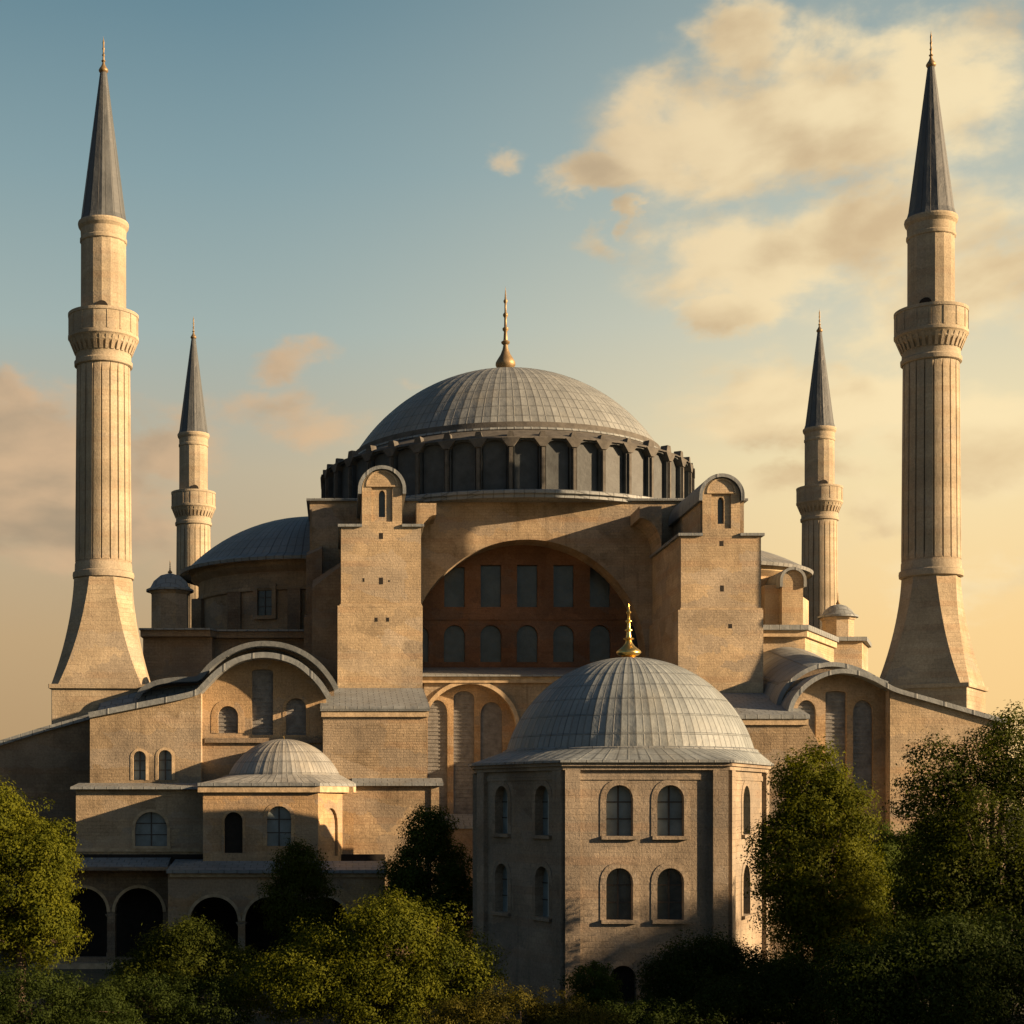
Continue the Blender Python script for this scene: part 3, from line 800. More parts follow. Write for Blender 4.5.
# --- tower feet with lead pent roofs
def foot(px0, px1, pyt, pyb, slope=None):
    Y = 121.0
    x0, x1 = wx(px0, Y), wx(px1, Y); zf = wz(pyt, Y)
    if slope:
        pts = [(x0, 0), (wx(slope[-1][0], Y), 0)] + [(wx(a, Y), wz(c, Y)) for a, c in slope[::-1]] + [(x1, zf), (x0, zf)]
    else: pts = rect(x0, x1, 0, zf)
    MB().plate(front(Y), pts, (), 0, -9.7).build('tower_foot', M_rough, mosque)
    zb = wz(pyb, 130.75)
    MB().box(x0 + .1, x1 - .1, Y + .4, 130.7, zf - .05, zf + .02).build('roof_bed', M_dark, mosque)
    MB().prism([(x0 - .2, Y - .35), (x1 + .2, Y - .35), (x1 + .2, 130.73), (x0 - .2, 130.73)], zf + .0, 0, [zf + .3, zf + .3, zb, zb]).build('pent_roof', M_lead, mosque)
    MB().box(x0 - .12, x1 + .12, Y - .22, Y - .003, zf - .45, zf - .004).build('pent_cornice', M_trim, mosque)
foot(323, 427, 711, 688)
foot(716, 806, 719, 693, [(806, 720), (816, 738), (828, 764)])
# --- middle wall below the tympanum
YM = 135.5
fm = front(YM)
xm0, xm1 = wx(424, YM), wx(682, YM)
zc = wz(730, YM); rc = wl(46, YM); cxm = wx(470, YM)
bigarch = [(cxm - rc, wz(822, YM)), (cxm + rc, wz(822, YM))] + [(cxm + rc * math.cos(PI * i / 24), zc + rc * math.sin(PI * i / 24)) for i in range(25)]
bigarch2 = [(x + wl(140, YM), z) for x, z in bigarch]
MB().plate(fm, rect(xm0, xm1, 0, wz(683, YM)), [bigarch, bigarch2], 0, -.9).build('aisle_wall', M_wall, mosque)
fr3 = front(YM + .75)
for off in (0, 140):
    hs = []
    for (c, top, w, pt) in ((437.5, 700, 20, 0.5), (464, 691, 21, -.3), (491.5, 702, 22, 0.2)):
        hs.append((wx(c + off, YM + .75), wz(815, YM + .75), wz(top, YM + .75), wl(w, YM + .75), pt))
    MB().plate(fr3, [(x * 1.0, z) for x, z in rect(cxm + wl(off, YM) - rc - .2, cxm + wl(off, YM) + rc + .2, wz(824, YM), wz(680, YM))], [arch(h[0], h[1], h[2], h[3], 10, h[4]) for h in hs], 0, -.6).build('arch_infill', M_orange, mosque)
    for h in hs: window(mosque, fr3, h[0], h[1], h[2], h[3], 'lattice', .25, pointed=h[4], name='lattice_window')
    rim = [(x + wl(off, YM), z) for x, z in bigarch[2:]][::-1]
    band(MB(), rim, wl(4, YM), YM - .25, YM + .1).build('arch_hood', M_trim, mosque, 30)
MB().box(xm0 - .3, xm1 + .3, YM - .35, YM - .003, wz(683, YM), wz(677, YM)).build('aisle_cornice', M_trim, mosque)
MB().prism([(xm0 - .6, YM - .7), (xm1 + .6, YM - .7), (xm1 + .6, 146.15), (xm0 - .6, 146.15)], wz(677, YM), 0, [wz(675.5, YM)] * 2 + [wz(668, 143) + .3] * 2).build('aisle_roof', M_lead, mosque)
MB().prism([(xm0 + .5, YM - 3), (xm1, YM - 3), (xm1, YM - .01), (xm0 + .5, YM - .01)], wz(828, YM), 0, [wz(826, YM - 3)] * 2 + [wz(814, YM)] * 2).build('aisle_ledge', M_lead, mosque)
MB().box(xm0 + .6, xm1, YM - 2.8, YM - .02, 0, wz(828, YM) - .01).build('ledge_wall', M_dark, mosque)
# --- right wing: barrel vaulted bay and gable wall
YR = 123.5
pathB = smooth_path([(787, 716), (791, 703), (800, 691), (812, 682), (825, 676.5), (838, 674.5), (853, 676.5), (868, 682), (880, 688.5), (892, 694), (920, 702), (955, 712), (1000, 725)])
pb = pathS(pathB, YR)
frr = front(YR)
arcp = [p for p in pb if p[0] <= wx(893, YR)]
lw = [(wx(806.5, YR), wz(770, YR), wz(700, YR), wl(19, YR), .4), (wx(836, YR), wz(790, YR), wz(691, YR), wl(21, YR), -.8), (wx(863, YR), wz(790, YR), wz(700, YR), wl(20, YR), .3)]
MB().plate(frr, [(arcp[0][0], 0), (arcp[-1][0], 0)] + arcp[::-1], [arch(*w[:4], 10, w[4]) for w in lw], 0, -3).build('arched_bay', M_orange, mosque)
for w in lw: window(mosque, frr, *w[:4], 'lattice', .3, pointed=w[4], name='lattice_window')
rg = [p for p in pb if p[0] >= wx(879, YR)]
rg = [(wx(890, YR - 1), rg[1][1])] + rg[2:]
MB().plate(front(YR - 1), [(rg[0][0], 0), (rg[-1][0], 0)] + rg[::-1], (), 0, -9).build('wing_wall', M_butt, mosque)
band(MB(), pb, wl(4.5, YR), YR - 1.3, YR + 1.6).build('curved_eave', M_leadv, mosque, 35)
# stepped rims running back and up
def shiftp(p, dx, dz): return [(x + dx, z + dz) for x, z in p]
arcb = [p for p in pb if p[0] <= wx(893, YR)]
for (Y0, Y1, k, dz) in ((YR + 1.5, YR + 4.2, 1.03, 0.75),):
    cxa = wx(836, YR)
    pp = [(cxa + (x - cxa) * k, z + dz) for x, z in arcb]
    band(MB(), pp, .35, Y0, Y1).build('vault_rim', M_leadv, mosque, 35)
    MB().plate(front(Y0 + .2), [(pp[0][0], 8), (pp[-1][0], 8)] + pp[::-1], (), 0, -.5).build('vault_end_wall', M_dark, mosque)
MB().loft([(cxa + (x - cxa) * 1.03, YR + 4.15, z + 1.06) for x, z in arcb], [(cxa + 0.6 + (x - cxa) * 1.04, 139.9, z + 3.7) for x, z in arcb]).build('vault_roof', M_leadv, mosque, 35)
rr_ = [p for p in pb if p[0] >= wx(879, YR)]
MB().loft([(x, YR + 1.5, z + .1) for x, z in rr_], [(x, 136, z + .9) for x, z in rr_]).build('leanto_roof', M_lead, mosque, 35)

# --- lower left tier
YN = 118.0
fn = front(YN)
xn0, xn1 = wx(76, YN), wx(206, YN)
wn = (wx(151, YN), wz(846, YN), wz(812, YN), wl(32, YN))
MB().plate(fn, rect(xn0, xn1, 0, wz(789, YN)), [arch(*wn)], 0, -3.35).build('lower_wall', M_wall, mosque)
window(mosque, fn, *wn, 'dusty', .3, surround=.22, sill=True)
MB().plate(fn, rect(xn0, xn1, wz(850, YN) - .12, wz(850, YN) + .12), (), .14, -.05).build('string_course', M_trim, mosque)
MB().prism([(xn0 - .35, YN - .5), (xn1, YN - .5), (xn1, YW - .01), (xn0 - .35, YW - .01)], wz(789.5, YN) + .02, 0, [wz(787, YN)] * 2 + [wz(783, YW)] * 2).build('lower_roof', M_lead, mosque)
# block right of the domed annex
YK = 119.6
fk = front(YK)
xk0, xk1 = wx(352, YK), wx(439, YK)
MB().box(xk0, xk1, YK, 121.1, 0, wz(786, YK)).build('lower_wall', M_wall, mosque)
MB().prism([(xk0, YK - .4), (xk1 + .3, YK - .4), (xk1 + .3, 121.05), (xk0, 121.05)], wz(786, YK) + .01, 0, [wz(783, YK)] * 2 + [wz(778, 121)] * 2).build('lower_roof', M_lead, mosque)
MB().plate(fk, rect(xk1 - .6, xk1, 0, wz(787, YK)), (), .15, -.01).build('corner_pilaster', M_wall, mosque)

# ================================================================== DOMED ANNEX
YX = 114.6
ax0, ax1 = wx(203, YX), wx(318, YX)
acx, acy = wx(284, 120.5), 120.5
annex = thing('domed_annex', 'low octagonal annex with a small ribbed lead dome, in front of the left arched bay', 'annex', (acx, acy, 0))
pts = [(ax0, YX), (ax1, YX), (wx(349, 119), 119.0), (wx(349, 119), 119.59), (-13, 119.59), (ax0 - 1.0, 117.99)]
zx = wz(786, YX)
fx = front(YX)
hx = [(wx(233.5, YX), wz(853, YX), wz(812, YX), wl(18, YX)), (wx(279, YX), wz(846, YX), wz(806, YX), wl(24, YX))]
MB().plate(fx, rect(ax0, ax1, 6.95, zx), [arch(*h) for h in hx], 0, -.8).build('wall', M_orange, annex)
window(annex, fx, *hx[0], 'dark', .3, surround=.2, smat=M_orange)
window(annex, fx, *hx[1], 'dusty', .3, surround=.28, smat=M_orange)
fo, Lo = wallframe((ax1, YX), (wx(349, 119), 119.0))
hb = (Lo * .42, wz(856, 117), wz(808, 117), Lo * .42)
MB().plate(fo, rect(0.002, Lo, 6.95, zx), [arch(*hb, 10, .25)], -0.003, -.8).build('wall', M_orange, annex)
window(annex, fo, *hb, 'blind', .22, pointed=.25)
MB().plate(fo, rect(Lo * .86, Lo, 6.95, zx - .02), (), .2, -.002).build('pilaster', M_orange, annex)
MB().box(ax0 + .9, 1.0, 118.05, 119.58, 0, zx).build('rear_wall', M_orange, annex)
e = [(ax0 - .35, YX - .4), (ax1 + .15, YX - .4), (wx(356, 119), 118.9), (wx(356, 119), 122.3), (ax0 - .35, 122.3)]
MB().prism(e, zx, zx + .22).build('eave', M_lead, annex)
MB().prism([(x * 1.0, y + .12) for x, y in e], zx - .45, zx - .003).build('cornice', M_trim, annex)
# skirt roof from the eave up to the dome
zdm = wz(776, acy); rdm = wl(56, acy)
N = 60
inner = [(acx + rdm * 1.02 * math.cos(2 * PI * i / N), acy + rdm * 1.02 * math.sin(2 * PI * i / N), zdm + .05) for i in range(N + 1)]
def edge_pt(poly, c, a):
    dxy = (math.cos(a), math.sin(a)); best = 1e9
    for i in range(len(poly)):
        p, q = poly[i], poly[(i + 1) % len(poly)]
        ex_, ey_ = q[0] - p[0], q[1] - p[1]
        den = dxy[0] * ey_ - dxy[1] * ex_
        if abs(den) < 1e-9: continue
        s_ = ((p[0] - c[0]) * ey_ - (p[1] - c[1]) * ex_) / den
        u_ = ((p[0] - c[0]) * dxy[1] - (p[1] - c[1]) * dxy[0]) / den
        if s_ > 0 and -1e-6 <= u_ <= 1 + 1e-6: best = min(best, s_)
    return (c[0] + dxy[0] * best, c[1] + dxy[1] * best)
outer = [(*edge_pt(e, (acx, acy), 2 * PI * i / N), zx + .225) for i in range(N + 1)]
M_dome2 = lead('annex_dome_lead', (0.255, 0.265, 0.26), 'dome', (acx, acy), 36, 1.4, 0.06)
MB().loft(outer, inner).build('skirt_roof', M_dome2, annex)
dm = ribbed_dome((acx, acy), rdm, zdm, wl(37, acy), 36, 0.012, 16, .1).build('dome', M_dome2, annex, 40)
finial_mb((acx, acy), zdm + wl(37, acy) - .05, .32, .09).build('finial', M_gold, dm, 50)

# ================================================================== ARCADE
arcade = thing('arcade', 'shadowy arcaded portico with round arches on slim columns, below the domed annex', 'arcade', (wx(170, 115), 114, 0))
YP = 115.4
def arcade_wall(Y, px0, px1, pt, cents, top, w, bot, mat):
    fr = front(Y)
    hs = [arch(wx(c, Y), wz(bot, Y) - .02, wz(top, Y), wl(w, Y)) for c in cents]
    MB().plate(fr, rect(wx(px0, Y), wx(px1, Y), wz(bot, Y) - 1.2, wz(pt, Y)), hs, 0, -.7).build('arch_wall', mat, arcade)
    for c in cents:
        rim = arch(wx(c, Y), wz(bot, Y), wz(top, Y), wl(w, Y), 16)[2:][::-1]
        band(MB(), rim, .22, Y - .08, Y - .003).build('arch_hood', M_trim, arcade, 30)
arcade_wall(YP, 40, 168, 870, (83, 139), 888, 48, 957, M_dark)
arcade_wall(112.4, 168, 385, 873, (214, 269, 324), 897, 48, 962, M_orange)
MB().box(wx(40, 117.9), wx(385, 117.9), 117.85, 117.99, 0, 8).build('back_wall', M_black, arcade)  # wall coloured black so the arcade reads as deep shade
MB().box(wx(168, 112.4), wx(168, 112.4) + .6, 113.12, YP, 0, wz(873, 112.4)).build('side_wall', M_dark, arcade)
MB().box(wx(385, 112.4) - .6, wx(385, 112.4), 113.12, 117.8, 0, wz(873, 112.4)).build('side_wall', M_orange, arcade)
MB().prism([(wx(38, YP), YP - .5), (wx(167, YP), YP - .5), (wx(167, YP), 117.98), (wx(38, YP), 117.98)], wz(870, YP), 0, [wz(868, YP)] * 2 + [wz(857, 118)] * 2).build('roof', M_lead, arcade)
MB().prism([(wx(166.5, 112), 111.9), (wx(387, 112), 111.9), (wx(387, 112), 114.58), (ax0 - .1, 114.58), (ax0 - .1, 117.9), (wx(166.5, 112), 117.9)], wz(873, 112.4) + .003, 0, [wz(870, 112)] * 2 + [wz(861, 114.6)] * 4).build('roof', M_lead, arcade)
MB().box(wx(170, 112.4), wx(386, 112.4), 112.2, 112.397, wz(877, 112.4), wz(873, 112.4)).build('cornice', M_trim, arcade)
for (c, Y, top, bot) in ((111, YP + .35, 914, 957), (241.5, 112.75, 922, 962), (296.5, 112.75, 922, 962)):
    z0, z1 = 0.0, wz(top, Y)
    MB().lathe((wx(c, Y) - 0, Y), [(.34, 0), (.34, .9), (.30, 1.0), (.27, 1.1), (.24, 1.3), (.21, z1 - .45), (.26, z1 - .4), (.22, z1 - .34), (.42, z1 - .04), (.42, z1), (0.01, z1)], 20).build('column', M_tomb, arcade, 40)
MB().box(wx(36, YP), wx(166, YP), 113.9, YP + 2.4, 0, wz(962, YP) - .0).build('plinth', M_wall, arcade)
MB().box(wx(36, YP), wx(164, YP), 113.6, 113.897, wz(969, 114), wz(963, 114)).build('plinth_edge', M_trim, arcade)
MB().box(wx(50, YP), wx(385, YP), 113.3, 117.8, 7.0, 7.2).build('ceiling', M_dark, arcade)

# ================================================================== TOMB
KT = 0.927
TX, TY = 19.0 * KT, 109.0 * KT
YTF = 98.0 * KT
tomb = thing('octagonal_tomb', 'pale octagonal tomb with two rows of arched windows and a ribbed lead dome', 'tomb', (TX, TY, 0))
V8 = [(13.75, 98.0), (23.72, 98.0), (28.55, 107.5), (28.55, 110.5), (23.72, 120.0), (13.75, 120.0), (9.45, 110.5), (9.45, 107.5)]
V8 = [(x * KT, y * KT) for x, y in V8]
ze = wz(770, YTF)
faces = [(0, 1), (1, 2), (2, 3), (3, 4), (4, 5), (5, 6), (6, 7), (7, 0)]
zu = (wz(836, YTF), wz(785, YTF)); zl = (wz(920, YTF), wz(868, YTF))
M_td = lead('tomb_dome_lead', (0.205, 0.232, 0.242), 'dome', (TX + .62, TY), 52, 1.7, 0.055)
def face_s(px, a, b):                       # distance along wall a-b at which it crosses the sight line through px
    k = (px - VX) / F; fr, L = wallframe(a, b); ttx, tty = fr[1]
    return (k * a[1] - a[0]) / (ttx - k * tty)
for (i, j) in faces:
    a, b_ = V8[i], V8[j]
    fr, L = wallframe(a, b_)
    hs = []
    if (i, j) == (0, 1):
        for px in (619.5, 670.5):
            s_ = face_s(px, a, b_)
            hs.append((s_, *zu, 1.5, 'dusty')); hs.append((s_, *zl, 1.5, 'glass'))
        s_ = face_s(623, a, b_); hs.append((s_, 0.5, 2.6, 1.5, 'dark'))
    elif (i, j) == (7, 0):
        for px in (502, 542.5):
            s_ = face_s(px, a, b_); hs.append((s_, *zu, 1.5, 'dusty')); hs.append((s_, *zl, 1.5, 'dusty'))
    elif (i, j) == (1, 2):
        for px in (746,):
            s_ = face_s(px, a, b_); hs.append((s_, *zu, 1.8, 'dusty')); hs.append((s_, *zl, 1.8, 'glass'))
    elif L > 5:
        for f_ in (.33, .67): hs.append((L * f_, *zu, 1.5, 'glass')); hs.append((L * f_, *zl, 1.5, 'glass'))
    MB().plate(fr, rect(0.0, L, 0, ze), [arch(h[0], h[1], h[2], h[3], 12, .12) for h in hs], 0, -.9).build('wall', M_tomb, tomb)
    for h in hs:
        w_ = window(tomb, fr, h[0], h[1], h[2], h[3], h[4], .5, .12, surround=.34, sill=True, smat=M_tomb)
        if h[4] == 'dusty' and (i, j) == (7, 0):         # pale half drawn curtain
            MB().plate(fr, rect(h[0] - .05, h[0] + .42, h[1] + .05, h[2] - .5), (), -.40, -.425).build('curtain', M_curt, w_)
    # corner pilasters at both ends, a shallow string course
    if L > 5:
        pw_ = 0.86
        MB().plate(fr, rect(.0, pw_, 0, ze - .01), (), .28, .002).build('pilaster', M_tomb, tomb)
        MB().plate(fr, rect(L - pw_, L, 0, ze - .01), (), .28, .002).build('pilaster', M_tomb, tomb)
        MB().plate(fr, rect(pw_ + .02, L - pw_ - .02, ze - .55, ze - .25), (), .07, .002).build('string_course', M_tomb, tomb)
def off8(k): return [(TX + (x - TX) * (1 + k / 8.9), TY + (y - TY) * (1 + k / 10.2)) for x, y in V8]
cz = ze
MB().prism(off8(.22), cz, cz + .22).prism(off8(.38), cz + .223, cz + .42).build('cornice', M_tomb, tomb)
e8 = off8(.55)
MB().prism(e8, cz + .423, cz + .55).build('eave', M_lead, tomb)
dc = (TX + .62, TY); rD = wl(123, TY); zD = wz(756, TY)
N = 96
outer = [(*edge_pt(e8, dc, 2 * PI * i / N), cz + .553) for i in range(N + 1)]
inner = [(dc[0] + (rD + .12) * math.cos(2 * PI * i / N), dc[1] + (rD + .12) * math.sin(2 * PI * i / N), zD + .25) for i in range(N + 1)]
MB().loft(outer, inner).build('skirt_roof', M_td, tomb)
dm = ribbed_dome(dc, rD, zD, wz(657.5, TY) - zD, 52, .012, 24).build('dome', M_td, tomb, 40)
MB().lathe(dc, [(rD + .16, zD + .05), (rD + .16, zD + .3), (rD - .05, zD + .38)], 96).build('dome_ring', M_lead, tomb, 30)
finial_mb(dc, wz(658, TY) - .05, wl(56, TY), .78).build('finial', M_gold, dm, 50)

# ================================================================== MINARETS
def minaret():
    m = thing('minaret', 'x', 'minaret', (0, 0, 0), 'fluted stone minarets around the dome')
    k = 130 / F                               # metres per pixel of the front-left minaret
    Z = lambda py: wz(py, 128.1 if py > 100 else 130)
    # pedestal and flaring base: square below, octagon above
    def sec(h, ch, z):                        # half width, chamfer length
        return [(-h + ch, -h, z), (h - ch, -h, z), (h, -h + ch, z), (h, h - ch, z), (h - ch, h, z), (-h + ch, h, z), (-h, h - ch, z), (-h, -h + ch, z)]
    secs = []
    for i in range(15):
        f = i / 14
        h = k * (28.2 + (46 - 28.2) * (1 - f) ** 1.75 + 1.5 * (1 - f))
        ch = h * (0.585 * f + 0.16 * (1 - f))
        secs.append(sec(h, ch, Z(686) + (Z(577) - Z(686)) * f))
    b = MB(); vs = [p for s_ in secs for p in s_]
    fs = [(j * 8 + i, j * 8 + (i + 1) % 8, (j + 1) * 8 + (i + 1) % 8, (j + 1) * 8 + i) for j in range(14) for i in range(8)]
    b.add(vs, fs)
    hp = k * 46.5
    for (h, ch, z0, z1) in ((hp, .05, 0, Z(690)), (hp + .22, .05, Z(690), Z(686))):
        s0 = [(x, y) for x, y, z in sec(h, ch, 0)]; b.prism(s0, z0, z1)
    b.build('base', M_minb, m, 25)
    # collar
    MB().lathe((0, 0), [(k * 27.5, Z(577)), (k * 30.2, Z(576)), (k * 30.6, Z(573)), (k * 30.2, Z(570)), (k * 28.6, Z(569)), (k * 28.4, Z(562)), (k * 27.6, Z(559))], 40).build('collar', M_min, m, 30)
    NF = 20
    def flutes(r0, r1, z0, z1, dep, name, mat):
        vs = []; ang = []
        for q in range(NF):
            for dlt, dp in ((0.0, 1 - dep), (0.09, 1.0), (0.5, 1.004), (0.91, 1.0)):
                ang.append((2 * PI * (q + dlt) / NF, dp))
        n_ = len(ang); fs = []
        lv = [(r0, z0, 0), (r0, z0 + .5, 1), ((r0 + r1) / 2, (z0 + z1) / 2, 1), (r1, z1 - .6, 1), (r1, z1, 0)]
        for (r, z, on) in lv:
            for a, dp in ang:
                w = r * (1 + (dp - 1) * on); vs.append((w * math.cos(a), w * math.sin(a), z))
        for j in range(len(lv) - 1):
            for i in range(n_):
                i2 = (i + 1) % n_; fs.append((j * n_ + i, j * n_ + i2, (j + 1) * n_ + i2, (j + 1) * n_ + i))
        return MB().add(vs, fs).build(name, mat, m, 12)
    flutes(k * 28.0, k * 26.6, Z(559), Z(362), .085, 'shaft', M_min)
    # balcony with corbelled underside
    q = MB().lathe((0, 0), [(k * 27.2, Z(362)), (k * 28.8, Z(361)), (k * 29.0, Z(357)), (k * 27.6, Z(355.5)), (k * 27.6, Z(347)), (k * 29.5, Z(343)), (k * 32, Z(340.5)), (k * 32.2, Z(338.5)), (k * 33.3, Z(336)), (k * 35.1, Z(334)), (k * 35.1, Z(331)), (k * 34.3, Z(330.5)), (k * 34.3, Z(312)), (k * 35.1, Z(311.5)), (k * 35.1, Z(308.5)), (k * 32.2, Z(308.5)), (k * 32.2, Z(327)), (k * 22, Z(327))], 48)
    for i in range(32):
        a = 2 * PI * i / 32
        c_, s_ = math.cos(a), math.sin(a); tx, ty = -s_, c_
        def P(r, w, z): return (c_ * r * k + tx * w, s_ * r * k + ty * w, z)
        w = .13
        q.add([P(27.4, -w, Z(349)), P(28.6, -w, Z(349)), P(28.6, w, Z(349)), P(27.4, w, Z(349)), P(27.4, -w, Z(336)), P(33.8, -w, Z(336)), P(33.8, w, Z(336)), P(27.4, w, Z(336))],
              [(3, 2, 1, 0), (4, 5, 6, 7), (0, 1, 5, 4), (1, 2, 6, 5), (2, 3, 7, 6), (3, 0, 4, 7)])
    for i in range(16):
        a = 2 * PI * (i + .5) / 16
        c_, s_ = math.cos(a), math.sin(a); tx, ty = -s_, c_
        def P(r, w, z): return (c_ * r * k + tx * w, s_ * r * k + ty * w, z)
        w = .07
        q.add([P(34.1, -w, Z(330)), P(34.8, -w, Z(330)), P(34.8, w, Z(330)), P(34.1, w, Z(330)), P(34.1, -w, Z(312)), P(34.8, -w, Z(312)), P(34.8, w, Z(312)), P(34.1, w, Z(312))],
              [(3, 2, 1, 0), (4, 5, 6, 7), (0, 1, 5, 4), (1, 2, 6, 5), (2, 3, 7, 6), (3, 0, 4, 7)])
    q.build('balcony', M_min, m, 30)
    ups = MB().lathe((0, 0), [(k * 22.6, Z(328)), (k * 22.4, Z(236))], 16).lathe((0, 0), [(k * 22.4, Z(236)), (k * 23.4, Z(235)), (k * 23.4, Z(232)), (k * 22.5, Z(231)), (k * 22.8, Z(223)), (k * 24.8, Z(220)), (k * 25.4, Z(217)), (k * 25, Z(215.2)), (k * 20, Z(214.5))], 32).build('upper_shaft', M_min, m, 12)
    door = MB().plate(front(-k * 21.9), arch(0, Z(327), Z(300), 1.0), (), .12, -.1).build('door', M_black, ups)
    def cone_rf(a, i, r, z): return 1.0
    MB().lathe((0, 0), [(k * 24, Z(215)), (k * 22.2, Z(209)), (k * 3.6, Z(74)), (k * 3.2, Z(72))], 12).build('spire', M_spire, m, 8)
    finial_mb((0, 0), Z(75), Z(36) - Z(75), k * 4.8).build('finial', M_bronze, m, 50)
    return m
def children(o): return [c for c in bpy.data.objects if c.parent == o]
def dup(root, label, loc, rz, sc=1.0, bs=1.0):
    r = root.copy(); C.objects.link(r); r.location = loc; r.rotation_euler = (0, 0, rz); r['label'] = label; r.scale = (sc, sc, sc)
    for ch in children(root):
        c = ch.copy(); C.objects.link(c); c.parent = r
        if ch.name.startswith('base'): c.scale = (bs, bs, 1)
        for gch in children(ch):
            d_ = gch.copy(); C.objects.link(d_); d_.parent = c
    return r
mn = minaret()
spots = [(103.5, 130, R(4), 1.0, 'tall pale minaret left of the dome, its flared base rising behind the lean-to wall'),
         (931, 129.0, R(-33), 1.0, 'tall pale minaret right of the dome, its broad flared base above the trees'),
         (193.5, 205, R(10), 1.0, 'slimmer distant minaret half hidden behind the left half dome'),
         (819.5, 205, R(0), 1.012, 'slimmer distant minaret behind the right buttress tower and cupola')]
for i, (px, Y, rz, sc, lab) in enumerate(spots):
    loc = (wx(px, Y), Y, 0)
    if i == 0: mn.location = loc; mn.rotation_euler = (0, 0, rz); mn['label'] = lab; mn_root = mn
    else: dup(mn_root, lab, loc, rz, sc, 0.92 if i == 1 else 1.0)

# ================================================================== TREES
def leafmat(name, dark, light, trans=0.35):
    m, t, b = newmat(name)
    at = t.new('ShaderNodeAttribute', attribute_name='tint'); f = at.outputs['Fac']
    P = t.new('ShaderNodeNewGeometry').outputs['Position']
    f2 = t.m('ADD', t.m('MULTIPLY', f, 0.6), t.m('MULTIPLY', t.ss(t.noise(P, 0.8, 3), .35, .65), 0.4))
    col = t.mix(f2, dark, light)
    t.put(b.inputs['Base Color'], col); b.inputs['Roughness'].default_value = 0.75; b.inputs['Specular IOR Level'].default_value = 0.10
    tr = t.new('ShaderNodeBsdfTranslucent'); t.put(tr.inputs[0], t.mix(1.0, col, (1.3, 1.25, 0.6), 'MULTIPLY'))
    ms = t.new('ShaderNodeMixShader'); ms.inputs[0].default_value = trans
    t.l.new(b.outputs[0], ms.inputs[1]); t.l.new(tr.outputs[0], ms.inputs[2])
    o = [n for n in t.n if n.type == 'OUTPUT_MATERIAL'][0]; t.l.new(ms.outputs[0], o.inputs[0])
    return m
L_gold = leafmat('golden_foliage', (0.038, 0.054, 0.005), (0.130, 0.138, 0.009))
L_green = leafmat('green_foliage', (0.024, 0.038, 0.005), (0.072, 0.086, 0.009))
L_dark = leafmat('dark_foliage', (0.032, 0.054, 0.008), (0.080, 0.108, 0.015))
L_shade = leafmat('shade_toned_foliage', (0.015, 0.028, 0.005), (0.042, 0.060, 0.009))  # leaf colour darkened to stand in for shade on the low planting
L_yel = leafmat('yellowing_foliage', (0.040, 0.042, 0.007), (0.105, 0.090, 0.012))

